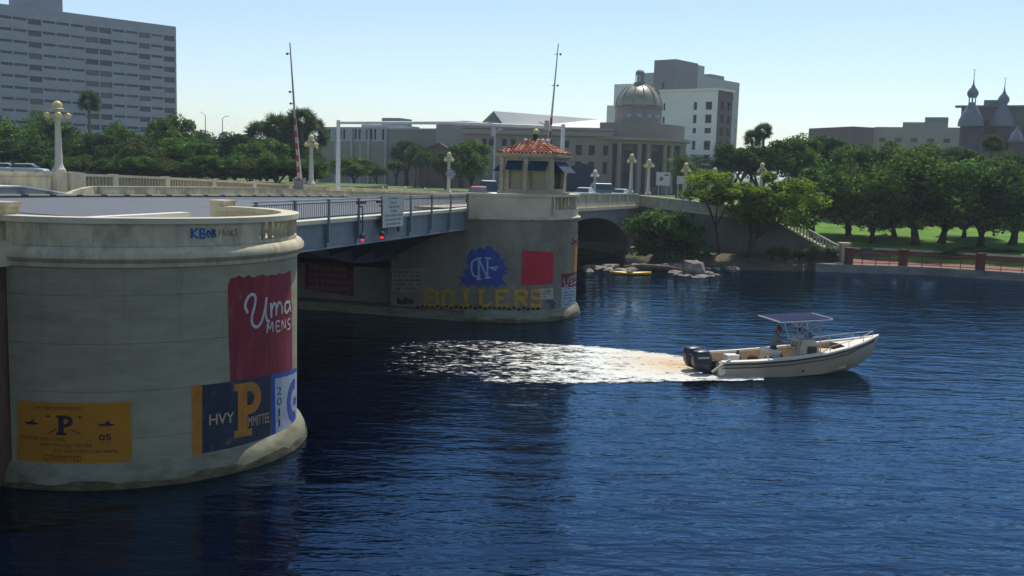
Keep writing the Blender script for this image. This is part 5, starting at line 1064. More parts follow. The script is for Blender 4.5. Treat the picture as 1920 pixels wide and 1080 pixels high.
mb = MB(); mb.loft([[p+side*.06+Vector((0, 0, .85)), p-side*.35+Vector((0, 0, .85)), p-side*.35+Vector((0, 0, 1.02)), p+side*.06+Vector((0, 0, 1.02))] for p in (a, b)]); mb.loft([[p+side*.03+Vector((0, 0, .0)), p-side*.3, p-side*.3+Vector((0, 0, .15)), p+side*.03+Vector((0, 0, .15))] for p in (a, b)]); mb.build('handrail', PALE, st_, world=True)
for i in range(22):
    p = a.lerp(b, (i+.5)/22); mb = MB(); mb.tube([p-side*.12+Vector((0, 0, .1)), p-side*.12+Vector((0, 0, .5)), p-side*.12+Vector((0, 0, .9))], [.06, .10, .06], 6); mb.build('baluster', PALE, st_, world=True)
for i in range(16):
    p = a.lerp(b, i/16)-side*.42; q = a.lerp(b, (i+1)/16)-side*.42; mb = MB(); w_ = -side*2.4; 
    mb.add([Vector((p.x, p.y, p.z-.1)), Vector((q.x, q.y, p.z-.1)), Vector((q.x, q.y, p.z-.1))+w_, Vector((p.x, p.y, p.z-.1))+w_, Vector((p.x, p.y, -0)), Vector((q.x, q.y, -0)), Vector((q.x, q.y, 0))+w_, Vector((p.x, p.y, 0))+w_], [(0, 1, 2, 3), (0, 1, 5, 4), (1, 2, 6, 5), (2, 3, 7, 6), (3, 0, 4, 7)]); mb.build('step', PALE, st_, world=True)
gp = thing('gate_pillar', 'pale square stone pillar at the foot of the stair balustrade', 'pillar', (30.2, 90.8, .6)); mb = MB(); mb.box((-.35, -.35, 0), (.35, .35, 1.75)); mb.build('shaft', TRIM, gp); mb = MB(); mb.box((-.5, -.45, 1.75), (.5, .45, 1.92)); mb.build('cap', PALE, gp)
# brick pillars and rail
def bp_(x): X = atd(x, 480, 89.2).x; return X, shore(X)+.35
prev = None
for i, x in enumerate((1590, 1692, 1815, 1940)):
    X, Y = bp_(x); b_ = thing('brick_pillar', ['brick pillar beside the stair foot on the promenade edge', 'brick pillar below the largest oak on the promenade edge', 'brick pillar near the right frame edge on the promenade', 'brick pillar beyond the right frame edge'][i], 'pillar', (X, Y, .72), 0, 'brick pillars along the promenade')
    mb = MB(); mb.box((-.3, -.3, 0), (.3, .3, 1.35)); mb.build('shaft', BRICK, b_); mb = MB(); mb.box((-.36, -.36, 1.35), (.36, .36, 1.47)); mb.build('cap', BRICK, b_)
    if prev:
        rl = thing('promenade_railing', ['red-brown railing between the stair foot pillar and the next one', 'red-brown railing below the largest oak', 'red-brown railing running off the right frame edge'][i-1], 'railing', (prev[0], prev[1], .72), 0, 'railings along the promenade'); v = Vector((X-prev[0], Y-prev[1], 0)); mb = MB()
        for z in (.15, .6, 1.05): mb.tube([v*.035+Vector((0, 0, z)), v*.965+Vector((0, 0, z))], .03, 5)
        mb.build('rails', mat('rail_rust', (.16, .05, .035), .7, .2, 3), rl); mb = MB()
        for k in range(1, 4): mb.tube([v*k/4, v*k/4+Vector((0, 0, 1.1))], .04, 6)
        mb.build('posts', mat('rail_rust', (.16, .05, .035)), rl)
    prev = (X, Y)
lw = thing('lawn_wall', 'low pale-capped wall between the promenade and the lawn', 'low wall', (30, shore(30)+8, .6)); mb = MB(); mc = MB(); pts = [(31, 0), (36, 0), (44, 0), (54, 0), (70, 0)]
for i in range(4):
    X0, X1 = pts[i][0], pts[i+1][0]; Y0, Y1 = shore(X0)+7.9, shore(X1)+7.9
    mb.add([(X0, Y0, .6), (X1, Y1, .6), (X1, Y1, 1.55), (X0, Y0, 1.55), (X0, Y0+.5, .6), (X1, Y1+.5, .6), (X1, Y1+.5, 1.55), (X0, Y0+.5, 1.55)], [(0, 1, 2, 3), (4, 7, 6, 5)]); mc.add([(X0, Y0-.06, 1.55), (X1, Y1-.06, 1.55), (X1, Y1-.06, 1.72), (X0, Y0-.06, 1.72), (X0, Y0+.6, 1.55), (X1, Y1+.6, 1.55), (X1, Y1+.6, 1.72), (X0, Y0+.6, 1.72)], [(0, 1, 2, 3), (3, 2, 6, 7), (4, 7, 6, 5), (0, 4, 5, 1)])
mb.build('wall', BRICK, lw, world=True); mc.build('cap', mat('cap_pale', (.42, .40, .33), .85, .15, 1.0), lw, world=True)
bh = thing('trash_bin', 'dark square litter bin beside the low lawn wall', 'bin', (atd(1621, 465, 96).x, 95.4, .7)); mb = MB(); mb.box((-.4, -.4, 0), (.4, .4, 1.0)); mb.build('body', DSTEEL, bh); mb = MB(); mb.box((-.46, -.46, 1.0), (.46, .46, 1.12)); mb.build('lid', DSTEEL, bh)
# promenade planting in the shade (dark hedge strip)
tree('dark ivy hedge on the low lawn wall under the oaks', 1850, 94.0, 462, 190, 492, 'dark', zb=.6, name='hedge', cat='hedge', depthk=.12)
# rocks, debris, kayak
ROCK = mat('rock_grey', (.20, .17, .14), .95, .35, 2, bump=.8, col2=(.36, .33, .27), k2=.7, s2=1.2)
rg = random.Random(21)
def rock(label, p, s, sc=(1, 1, .6), grp='rocks at the water edge'):
    mb = MB(); n_ = 9; mb.sphere((0, 0, 0), s, n_, sc=sc); mb.v = [v*(1+rg.uniform(-.22, .22)) for v in mb.v]; r = thing('rock', label, 'rock', p, rg.uniform(0, 3), grp); mb.build('stone', ROCK, r); return r
bp3 = atz(1300, 516); rock('largest brown boulder of the heap in the water below the bush', (bp3.x+.1, bp3.y+.6, .35), 1.05, (1.1, .9, .95))
for i, (x, y, s) in enumerate(((1265, 512, .5), (1280, 514, .55), (1325, 515, .6), (1340, 516, .35), (1312, 521, .5), (1318, 519, .4), (1290, 519, .4), (1272, 517, .35), (1335, 519, .25))):
    p = atz(x, y); rock(['flat pale rock at the left end of the boulder heap', 'mid-sized pale rock just left of the brown boulder', 'mid-sized pale rock just right of the brown boulder', 'flat pale rock at the right end of the boulder heap', 'front pale rock below the brown boulder, lowest in the heap', 'pale rock tucked against the front of the brown boulder', 'pale rock in front of the left half of the heap', 'small pale rock low at the left of the heap', 'smallest pale rock at the right front of the heap'][i], (p.x, p.y, .05), s, (1.4, 1, .4))
for i in range(34):
    x = rg.uniform(1190, 1420); y = 503+rg.uniform(-6, 4); p = atz(x, y, .15); rock('dark rubble stone along the foot of the wing wall bank', (p.x, max(86.2, min(p.y, 91)), .2), rg.uniform(.2, .5), (1.3, 1, .6), 'rubble along the bank')
for i in range(16):
    x = rg.uniform(1095, 1190); p = atz(x, 500+rg.uniform(-2, 8), .1); rock('dark rubble stone under the arch', (p.x, p.y, .05), rg.uniform(.3, .6), (1.4, 1, .5), 'rubble under the arch')
dk_ = thing('drift_log', 'brown driftwood spit lying at the shore left of the boulder', 'driftwood', (atz(1225, 506).x, 85.5, .1)); mb = MB(); mb.tube([(-2.6, .3, .1), (-1, .1, .22), (1.2, -.1, .15), (3.0, -.3, .0)], [.1, .22, .2, .08], 7); mb.build('log', BARK if False else mat('driftwood', (.17, .12, .08), .9, .3, 3), dk_)
ky = atz(1182, 515); kk = thing('yellow_kayak', 'small bright yellow kayak floating by the arch', 'kayak', (ky.x, ky.y, 0), .1); mb = MB(); mb.loft([[Vector((x, w*math.cos(t), .1+.13*math.sin(t)+.04*abs(x))) for t in [2*math.pi*j/10 for j in range(10)]] for x, w in ((-1.75, .02), (-1.2, .22), (-.3, .33), (.5, .33), (1.3, .2), (1.75, .02))]); mb.build('hull', mat('kayak_yellow', (.75, .42, .03), .4, .05, 2), kk, smooth=True); mb = MB(); mb.lathe([(.3, .24), (.34, .27), (.26, .28)], (-.1, 0, 0), 12); mb.build('cockpit_rim', DSTEEL, kk)
# ================================================================= VEHICLES, SIGNS, FAR THINGS
def car(label, p, rz, col, van=False, group='cars parked or driving beyond the bridge'):
    r = thing('parked_car', label, 'car' if not van else 'van', p, rz, group); paintm = mat('car_%02d%02d%02d' % tuple(int(c*99) for c in col), col, .3, .05, 1, spec=.6)
    h = 1.45 if not van else 1.9; mb = MB(); sec = [(-2.15, .5, .75), (-2.0, .35, .9), (-.9, .3, .95), (.9, .3, .95), (1.9, .35, .85), (2.15, .5, .7)]
    mb.loft([[Vector((x, -.85, a)), Vector((x, .85, a)), Vector((x, .85, b)), Vector((x, .78, b+.04)), Vector((x, -.78, b+.04)), Vector((x, -.85, b))] for x, a, b in sec]); mb.build('body', paintm, r, smooth='auto')
    x0_, x1_ = (-1.6, .7) if not van else (-2.0, 1.3); mb = MB(); mb.loft([[Vector((x0_-.1, y, .93)) for y in (-.74, .74)]+[Vector((x1_+.6, y, .93)) for y in (.74, -.74)], [Vector((x0_+.35, y, h-.06)) for y in (-.6, .6)]+[Vector((x1_-.15, y, h-.06)) for y in (.6, -.6)]]); mb.build('windows', GLASSD, r)
    mb = MB(); mb.loft([[Vector((x0_+.33, y, h-.06)) for y in (-.61, .61)]+[Vector((x1_-.13, y, h-.06)) for y in (.61, -.61)], [Vector((x0_+.45, y, h)) for y in (-.5, .5)]+[Vector((x1_-.25, y, h)) for y in (.5, -.5)]]); mb.build('roof', paintm, r)
    for x in (-1.35, 1.35):
        for y in (-.8, .8): mb = MB(); mb.tube([(x, y-.1, .32), (x, y+.1, .32)], .32, 12); mb.build('wheel', mat('tyre', (.02, .02, .02), .9), r)
    for y in (-.6, .6): mb = MB(); mb.box((2.1, y-.15, .6), (2.17, y+.15, .72)); mb.build('headlight', GALV, r); mb = MB(); mb.box((-2.17, y-.15, .65), (-2.1, y+.15, .8)); mb.build('tail_light', mat('tail_red', (.4, .02, .02), .3), r)
    return r
def at_road(x, y, s_t): s, t, z = att(x, y, s_t); return B(s, t, zr(s)+.0)
def cp3(x, y, d, zb): p = atd(x, y, d); return (p.x, p.y, zb)
car('silver car at the left frame edge under the trees', cp3(8, 315, 112, 6.05), .1, (.5, .52, .55)); car('silver hatchback second from the left frame edge', cp3(52, 316, 112, 6.05), .1, (.45, .48, .5))
sm_ = thing('raised_car_park', 'low raised kerb bank behind the far parapet under the left trees', 'embankment', (cp3(40, 316, 114, 4.5))); mb = MB(); mb.box((-30, -6, -2), (40, 14, 1.53)); mb.build('bank', GRASS, sm_)
car('red car just left of the tender house, mostly hidden by the pier parapet', cp3(897, 358, 78, 5.45), -math.pi/2, (.4, .03, .05)); car('pale van with dark windows left of the tender house', cp3(916, 355, 92, 5.35), -math.pi/2+.1, (.30, .34, .38), True)
car('pale silver car between the gantry and the small lamp', B(78, -4.6, zr(78)), math.pi/2-TH, (.5, .56, .6)); car('blue van parked before the domed hall', cp3(1131, 340, 150, 4.85), .3, (.10, .18, .32), True); car('small white car behind the twin lamp posts', B(100, -5, zr(100)), 1.2, (.6, .6, .6))
def roadsign(label, x, d, ytop, ybot, wpx, arrow=True):
    a = atd(x, ytop, d); zb2 = atd(x, ybot, d).z; w = wpx*d/1867; r = thing('road_sign', label, 'sign', (a.x, a.y, 4.85)); mb = MB(); mb.box((-w/2, -.05, zb2-4.85), (w/2, 0, a.z-4.85)); mb.build('board', mat('sign_board', (.55, .55, .52), .6, .08, 3), r)
    for s_ in (-.3, .3): mb = MB(); mb.tube([(w*s_, .05, 0), (w*s_, .05, zb2-4.85+.6)], .05, 6); mb.build('post', GALV, r)
    if arrow: mb = MB(); zc_ = (a.z+zb2)/2-4.85; V, Fs = stroke2d([[(-w*.2, zc_+.25), (-w*.02, zc_), (-w*.2, zc_-.25)], [(-w*.3, zc_), (-w*.02, zc_)], [(w*.08, zc_+.4), (w*.38, zc_+.4)]], .12); mb.add([(q[0], -.055, q[1]) for q in V], Fs); mb.build('lettering', INK, r)
roadsign('white square direction sign with a black arrow before the domed hall', 1244, 106, 323, 348, 26); roadsign('smaller pale sign half hidden by the sparse tree', 1277, 103, 330, 345, 15, False)
def far_pole(label, x, d, ytop, arm):
    a = atd(x, ytop, d); r = thing('highway_lamp', label, 'street lamp', (a.x, a.y, 4.8), 0, 'slender highway lamps'); mb = MB(); h = a.z-4.8; mb.tube([(0, 0, 0), (0, 0, h-.5)], [.16, .09], 6); mb.build('pole', GALV, r); mb = MB(); mb.tube([(0, 0, h-.5), (arm*.5, 0, h-.05), (arm, 0, h+.1)], .07, 5); mb.build('arm', GALV, r); mb = MB(); mb.box((arm-.3*(1 if arm > 0 else -1), -.12, h), (arm+.3, .12, h+.15)) ; mb.build('lamp_head', GALV, r)
far_pole('slender highway lamp just right of the slab tower', 385, 230, 212, -1.2); far_pole('second slender highway lamp farther right above the trees', 417, 230, 218, 1.2); far_pole('thin pole with twin heads beside the tender house roof', 928, 130, 243, .7); far_pole('thin pole in front of the strip-windowed block', 675, 170, 265, .6)
# bollards on the lawn
for i, x in enumerate((672, 718, 760, 797)): 
    r = thing('bollard', ['leftmost white bollard on the grass', 'second white bollard on the grass', 'third white bollard on the grass', 'rightmost white bollard on the grass'][i], 'bollard', (atd(x, 350, 122).x, 122, 4.8), 0, 'white bollards beyond the bridge'); mb = MB(); mb.lathe([(.12, 0), (.12, 1.0), (.02, 1.08)], n=8); mb.build('post', WHITEP, r)
# ================================================================= PEOPLE
def figure(label, loc, rz, J, segs, cols, cap=None, head=None):
    """one continuous skinned body: J joint -> (pos, radius); segs edges; cols joint -> material slot"""
    r = thing('person', label, 'person', loc, rz); names = list(J); me = bpy.data.meshes.new('body'); me.from_pydata([J[n][0] for n in names], [(names.index(a), names.index(b)) for a, b in segs], []); me.update()
    o = bpy.data.objects.new('body', me); S.collection.objects.link(o); md = o.modifiers.new('skin', 'SKIN'); md.use_smooth_shade = True; sv = me.skin_vertices[0].data
    for i, n in enumerate(names): sv[i].radius = (J[n][1], J[n][1]*(J[n][2] if len(J[n]) > 2 else 1)); sv[i].use_root = (n == 'pelvis')
    sb = o.modifiers.new('sub', 'SUBSURF'); sb.levels = 1; sb.render_levels = 1
    dg = bpy.context.evaluated_depsgraph_get(); m2 = bpy.data.meshes.new_from_object(o.evaluated_get(dg)); S.collection.objects.unlink(o); bpy.data.objects.remove(o)
    ms = [c for c in cols['mats']]; m2.materials.clear(); [m2.materials.append(m) for m in ms]; P_ = [Vector(J[n][0]) for n in names]; sl = [cols.get(n, 0) for n in names]
    for p in m2.polygons: p.material_index = sl[min(range(len(P_)), key=lambda i: (P_[i]-p.center).length-J[names[i]][1])]; p.use_smooth = True
    b = bpy.data.objects.new('body', m2); S.collection.objects.link(b); b.parent = r; return r
SKIN = mat('skin', (.30, .15, .10), .6, .08, 3); SHIRT = mat('shirt_greygreen', (.20, .21, .17), .9, .1, 4); SHORT = mat('shorts_dark', (.03, .04, .06), .9, .1, 4)
def fingers(J, segs, cols, hand, tag_, d, side, slot):
    h = Vector(hand); d = Vector(d).normalized(); sd_ = Vector(side).normalized()
    for i, (o, l) in enumerate(((-.03, .07), (-.01, .085), (.01, .08), (.03, .06))):
        a, b_ = '%sf%da' % (tag_, i), '%sf%db' % (tag_, i); J[a] = (tuple(h+sd_*o+d*.05), .009); J[b_] = (tuple(h+sd_*o*1.2+d*(.05+l*.6)+Vector((0, 0, -.02))), .008); segs += [(tag_, a), (a, b_)]; cols[a] = cols[b_] = slot
    J[tag_+'t'] = (tuple(h+sd_*-.045+d*.02), .010); segs.append((tag_, tag_+'t')); cols[tag_+'t'] = slot
# ================================================================= BOAT
BA = math.radians(13); bo = (8.35, 40.9, 0)
boat = thing('motor_boat', 'cream centre-console motor boat with a navy canopy crossing the river', 'boat', bo, BA)
HULL = mat('boat_hull', (.46, .38, .27), .35, .06, 1.0, spec=.5); DECK = mat('boat_deck', (.72, .66, .52), .5, .08, 2); TAN = mat('boat_liner', (.50, .38, .25), .6, .12, 2)
stn = [(0, .62, 1.2, .02, 1.05, -.35), (1.5, .66, 1.28, .0, 1.12, -.36), (3.1, .76, 1.28, .0, 1.1, -.36), (4.7, .92, 1.16, .05, .92, -.3), (5.9, 1.10, .88, .22, .58, -.14), (6.8, 1.26, .52, .48, .28, .14), (7.45, 1.40, .18, .9, .08, .6), (7.75, 1.48, .03, 1.4, .015, 1.3)]
mb = MB(); rings = []
for x, zs, hs_, zc_, hc, zk in stn: rings.append([Vector((x, -hs_, zs)), Vector((x, -(hs_+hc)/2-.03, (zs+zc_)/2)), Vector((x, -hc, zc_)), Vector((x, 0, zk)), Vector((x, hc, zc_)), Vector((x, (hs_+hc)/2+.03, (zs+zc_)/2)), Vector((x, hs_, zs))])
mb.loft(rings, closed=False, caps=False); mb.add(rings[0], [(0, 1, 2, 3, 4, 5, 6)]); mb.build('hull', HULL, boat, smooth='auto')
mb = MB()
for s_ in (-1, 1):
    mb.loft([[Vector((x, s_*(h+.03), z-.01)), Vector((x, s_*(h+.03), z+.06)), Vector((x, s_*max(0, h-.22), z+.08)), Vector((x, s_*max(0, h-.22), z-.01))] for x, z, h in [(q[0], q[1], q[2]) for q in stn]])
mb.build('gunwale', DECK, boat)
mb = MB(); sI = stn[:5]; inner = [[Vector((x, -(h-.2), z+.03)), Vector((x, -(h-.24), .22)), Vector((x, (h-.24), .22)), Vector((x, h-.2, z+.03))] for x, z, h, *_ in sI]; mb.loft(inner, closed=False, caps=False); mb.build('cockpit_liner', TAN, boat, flip=True)
mb = MB(); mb.loft([[Vector((x, -(h-.18) if h > .2 else -.01, z+.02)), Vector((x, 0, z+.07)), Vector((x, (h-.18) if h > .2 else .01, z+.02))] for x, z, h, *_ in stn[4:]], closed=False, caps=False); mb.build('foredeck', DECK, boat)
mb = MB(); mb.box((4.95, -.62, .2), (5.85, .62, .86)); mb.build('bow_seat', TAN, boat)
DK = mat('rub_rail', (.03, .03, .035), .5, .1, 3)
for off, rr in ((-.05, .035), (-.21, .018)):
    for s_ in (-1, 1): mb = MB(); mb.tube([Vector((q[0], s_*(lerp(q[2], (q[2]+q[4])/2+.03, min(1, -off/max(.05, (q[1]-q[3])/2)))+.035), q[1]+off*(1 if off > -.1 else (1 if q[0] < 6 else .6)))) for q in stn[:7]], rr, 6); mb.build('rub_rail', DK, boat)
mb = MB(); mb.tube([(3.55, -1.27, .27), (3.55, -1.31, .27)], .05, 8); mb.build('drain_fitting', DK, boat)
mb = MB(); mb.loft([[Vector((-.04, y, .62)), Vector((.14, y, .7)), Vector((.14, y, .2)), Vector((-.04, y, .1))] for y in (-1.18, -.9)]); mb.loft([[Vector((-.04, y, .62)), Vector((.14, y, .7)), Vector((.14, y, .2)), Vector((-.04, y, .1))] for y in (.9, 1.18)]); mb.tube([(-.45, -1.2, .28), (.0, -1.22, .6), (.35, -1.2, .78)], .045, 6); mb.build('stern_bracket', DECK, boat)
# console, windshield, t-top
mb = MB(); mb.loft([[Vector((x0_, y, z)) for x0_, y in ((xa, -.42), (xb, -.42), (xb, .42), (xa, .42))] for z, xa, xb in ((.22, 3.75, 4.75), (1.05, 3.85, 4.72), (1.42, 3.95, 4.5))]); cons = mb.build('console', mat('console_cream', (.55, .50, .38), .5, .08, 2), boat)
mb = MB(); mb.box((4.18, -.455, .72), (4.60, -.435, 1.14)); mb.build('side_window', GLASSD, cons); mb = MB(); mb.box((3.62, -.3, 1.33), (3.98, .3, 1.40)); mb.build('dash_shelf', DECK, cons)
mb = MB(); mb.add([(4.02, -.4, 1.42), (4.5, -.38, 1.42), (4.3, -.34, 1.78), (4.02, -.36, 1.78)], [(0, 1, 2, 3)]); mb.add([(4.5, -.38, 1.42), (4.5, .38, 1.42), (4.3, .34, 1.78), (4.3, -.34, 1.78)], [(0, 1, 2, 3)])
ws = bpy.data.materials.new('windshield'); ws.use_nodes = True; q_ = ws.node_tree.nodes['Principled BSDF']; q_.inputs['Base Color'].default_value = (.5, .6, .62, 1); q_.inputs['Transmission Weight'].default_value = .85; q_.inputs['Roughness'].default_value = .05; q_.inputs['IOR'].default_value = 1.05; mb.build('windshield', ws, boat)
mb = MB(); mb.lathe([(.19, -.01), (.2, .0), (.19, .01)], (0, 0, 0), 14); mb2 = MB(); mb2.tube([Vector((3.62+.07*math.sin(t), .19*math.cos(t), 1.15+.17*math.sin(t))) for t in [2*math.pi*i/14 for i in range(15)]], .014, 5); mb2.tube([(3.63, 0, 1.15), (3.85, 0, 1.08)], .02, 5); mb2.tube([(3.63, -.18, 1.15), (3.63, .18, 1.15)], .012, 5); mb2.build('steering_wheel', DK, boat)
NAVYC = mat('canopy_navy', (.028, .034, .075), .9, .15, 3, spec=.05); FRM = mat('frame_pale', (.55, .55, .58), .35, .05, 3, metal=.4)
mb = MB(); rings = []
for i in range(9): x = 2.62+2.3*i/8; b_ = .07*math.sin(math.pi*i/8); rings.append([Vector((x, y, 2.26+.10*i/8+b_*(1-(y/1.0)**2)+.03)) for y in (-.95, -.5, 0, .5, .95)] + [Vector((x, y, 2.23+.10*i/8)) for y in (.95, .5, 0, -.5, -.95)])
mb.loft(rings); tt = mb.build('canopy', NAVYC, boat, smooth='auto')
mb = MB(); mb.tube([(2.6, -.97, 2.24), (4.93, -.97, 2.34), (5.0, -.8, 2.36), (5.0, .8, 2.36), (4.93, .97, 2.34), (2.6, .97, 2.24), (2.48, .8, 2.28), (2.48, -.8, 2.28), (2.6, -.97, 2.24)], .035, 6)
for y in (-.45, .45):
    mb.tube([(3.72, y, .22), (3.75, y, 1.4), (3.5, y*1.3, 2.25)], .025, 6); mb.tube([(4.8, y, .22), (4.75, y, 1.4), (4.55, y*1.3, 2.3)], .025, 6); mb.tube([(3.75, y, 1.5), (4.6, y*1.2, 2.1)], .018, 5); mb.tube([(4.75, y, 1.5), (3.7, y*1.2, 2.1)], .018, 5)
mb.build('canopy_frame', FRM, boat)
mb = MB(); mb.tube([(4.0, .1, 1.4), (4.0, .1, 1.75)], .02, 5); mb.box((3.93, -.02, 1.72), (4.07, .22, 1.86)); mb.build('instrument', DK, boat)
mb = MB(); mb.box((2.45, -.42, .22), (2.95, .42, .86)); ls = mb.build('leaning_post', mat('console_cream', (.55, .5, .38)), boat); mb = MB(); mb.box((2.42, -.44, .86), (2.98, .44, .98)); mb.build('cushion', DECK, ls)
# bow rail
for s_ in (-1, 1):
    mb = MB(); rp2 = [Vector((x, s_*(h-.08 if h > .15 else .0), z+k)) for x, z, h, k in ((4.4, .89, 1.2, .05), (4.9, .95, 1.1, .28), (5.9, 1.1, .86, .30), (6.8, 1.26, .5, .30), (7.5, 1.42, .15, .28))]; mb.tube(rp2, .016, 5)
    for q in rp2[1:]: mb.tube([q, q-Vector((0, 0, .27))], .013, 5)
    mb.build('bow_rail', FRM, boat)
# motors
MOT = mat('motor_navy', (.018, .022, .035), .35, .15, 2, spec=.5)
for y in (-.42, .42):
    mb = MB(); rg2 = []
    for z, x0_, x1_, w in ((-.25, -.42, -.12, .08), (.1, -.5, -.1, .12), (.22, -.85, -.12, .20), (.5, -.98, -.14, .25), (.85, -1.0, -.2, .25), (1.0, -.92, -.28, .20), (1.05, -.78, -.4, .12)):
        rg2.append([Vector((x0_, -w*.6+y, z)), Vector((x0_+.12, -w+y, z)), Vector((x1_-.1, -w+y, z)), Vector((x1_, -w*.5+y, z)), Vector((x1_, w*.5+y, z)), Vector((x1_-.1, w+y, z)), Vector((x0_+.12, w+y, z)), Vector((x0_, w*.6+y, z))])
    mb.loft(rg2); om = mb.build('outboard_motor', MOT, boat, smooth='auto'); mb = MB(); mb.box((-.14, y-.12, .1), (.02, y+.12, .6)); mb.build('mount_bracket', DK, om); mb = MB(); mb.box((-.85, y-.262, .72), (-.35, y-.256, .80)); mb.build('decal_stripe', GALV, om)
# deck gear (things of their own)
def gear(name, label, x, y, z, mbf, m): r = thing(name, label, name.replace('_', ' '), Vector(bo)+Matrix.Rotation(BA, 3, 'Z') @ Vector((x, y, z)), BA); mb = MB(); mbf(mb); mb.build('shell', m, r, smooth='auto')
gear('duffel_bag', 'dark brown bag lying in the boat cockpit near the stern', 1.55, -.7, .62, lambda m: m.sphere((0, 0, .1), .2, 10, sc=(1.3, .8, .8)), mat('bag_brown', (.08, .035, .02), .9))
gear('cooler_box', 'small white cooler at the boat stern', .65, -.6, .22, lambda m: (m.box((-.25, -.2, 0), (.25, .2, .55)), m.box((-.27, -.22, .55), (.27, .22, .66))), WHITEP)
gear('fuel_can', 'small dark red-brown can standing in the boat stern', .95, -.55, .22, lambda m: (m.lathe([(.13, 0), (.14, .3), (.14, .62), (.06, .7), (.05, .82)], n=10)), mat('can_dark', (.10, .04, .04), .6))
gear('gear_bag', 'black soft bag by the leaning seat in the boat', 2.2, -.85, .62, lambda m: m.sphere((0, 0, .1), .16, 10, sc=(1.5, .8, .7)), DK)
# skipper, half-seated on the leaning post, hands on the wheel
J = {'pelvis': ((0, 0, 1.04), .15, .95), 'spine': ((.04, 0, 1.22), .15, .9), 'chest': ((.13, 0, 1.42), .16, 1.1), 'neck': ((.22, 0, 1.60), .06), 'jaw': ((.27, 0, 1.67), .075), 'head': ((.28, 0, 1.76), .10), 'crown': ((.27, 0, 1.85), .085), 'nose': ((.39, 0, 1.73), .018), 'earL': ((.27, .10, 1.74), .015), 'earR': ((.27, -.10, 1.74), .015)}
sg_ = [('pelvis', 'spine'), ('spine', 'chest'), ('chest', 'neck'), ('neck', 'jaw'), ('jaw', 'head'), ('head', 'crown'), ('head', 'nose'), ('head', 'earL'), ('head', 'earR')]; cl = {'mats': [SHIRT, SKIN, SHORT, DK], 'pelvis': 2, 'neck': 1, 'jaw': 1, 'head': 1, 'crown': 1, 'nose': 1, 'earL': 1, 'earR': 1}
for t_, s_ in (('L', 1), ('R', -1)):
    J['sh'+t_] = ((.14, .19*s_, 1.50), .07); J['el'+t_] = ((.32, .26*s_, 1.24), .046); J['wr'+t_] = ((.56, .19*s_, 1.20), .03); J['ha'+t_] = ((.62, .18*s_, 1.21), .033, .7)
    J['hip'+t_] = ((.05, .11*s_, .98), .10); J['kn'+t_] = ((.38, .15*s_, .74), .07); J['an'+t_] = ((.30, .14*s_, .32), .042); J['to'+t_] = ((.45, .15*s_, .27), .045, .7)
    sg_ += [('chest', 'sh'+t_), ('sh'+t_, 'el'+t_), ('el'+t_, 'wr'+t_), ('wr'+t_, 'ha'+t_), ('pelvis', 'hip'+t_), ('hip'+t_, 'kn'+t_), ('kn'+t_, 'an'+t_), ('an'+t_, 'to'+t_)]
    for k in ('el', 'wr', 'ha'): cl[k+t_] = 1
    cl['hip'+t_] = 2; cl['kn'+t_] = 1; cl['an'+t_] = 1; cl['to'+t_] = 3; fingers(J, sg_, cl, J['ha'+t_][0], 'ha'+t_, (1, 0, -.3), (0, s_, 0), 1)
pl = Vector(bo)+Matrix.Rotation(BA, 3, 'Z') @ Vector((2.78, 0, 0)); sk = figure('person in a red cap and grey shirt steering the motor boat under the canopy', pl, BA, J, sg_, cl)
mb = MB(); mb.lathe([(.112, 1.80), (.115, 1.85), (.09, 1.91), (.04, 1.94)], (.275, 0, 0), 14); mb.loft([[Vector((.34, -.09, 1.80)), Vector((.34, .09, 1.80)), Vector((.34, .09, 1.82)), Vector((.34, -.09, 1.82))], [Vector((.49, -.05, 1.78)), Vector((.49, .05, 1.78)), Vector((.49, .05, 1.79)), Vector((.49, -.05, 1.79))]]); mb.build('cap', mat('cap_red', (.28, .03, .03), .8), sk, smooth='auto')
mb = MB(); mb.tube([(.255, -.105, 1.765), (.345, -.085, 1.765), (.385, -.03, 1.765), (.385, .03, 1.765), (.345, .085, 1.765), (.255, .105, 1.765)], .018, 5); mb.build('sunglasses', DK, sk)
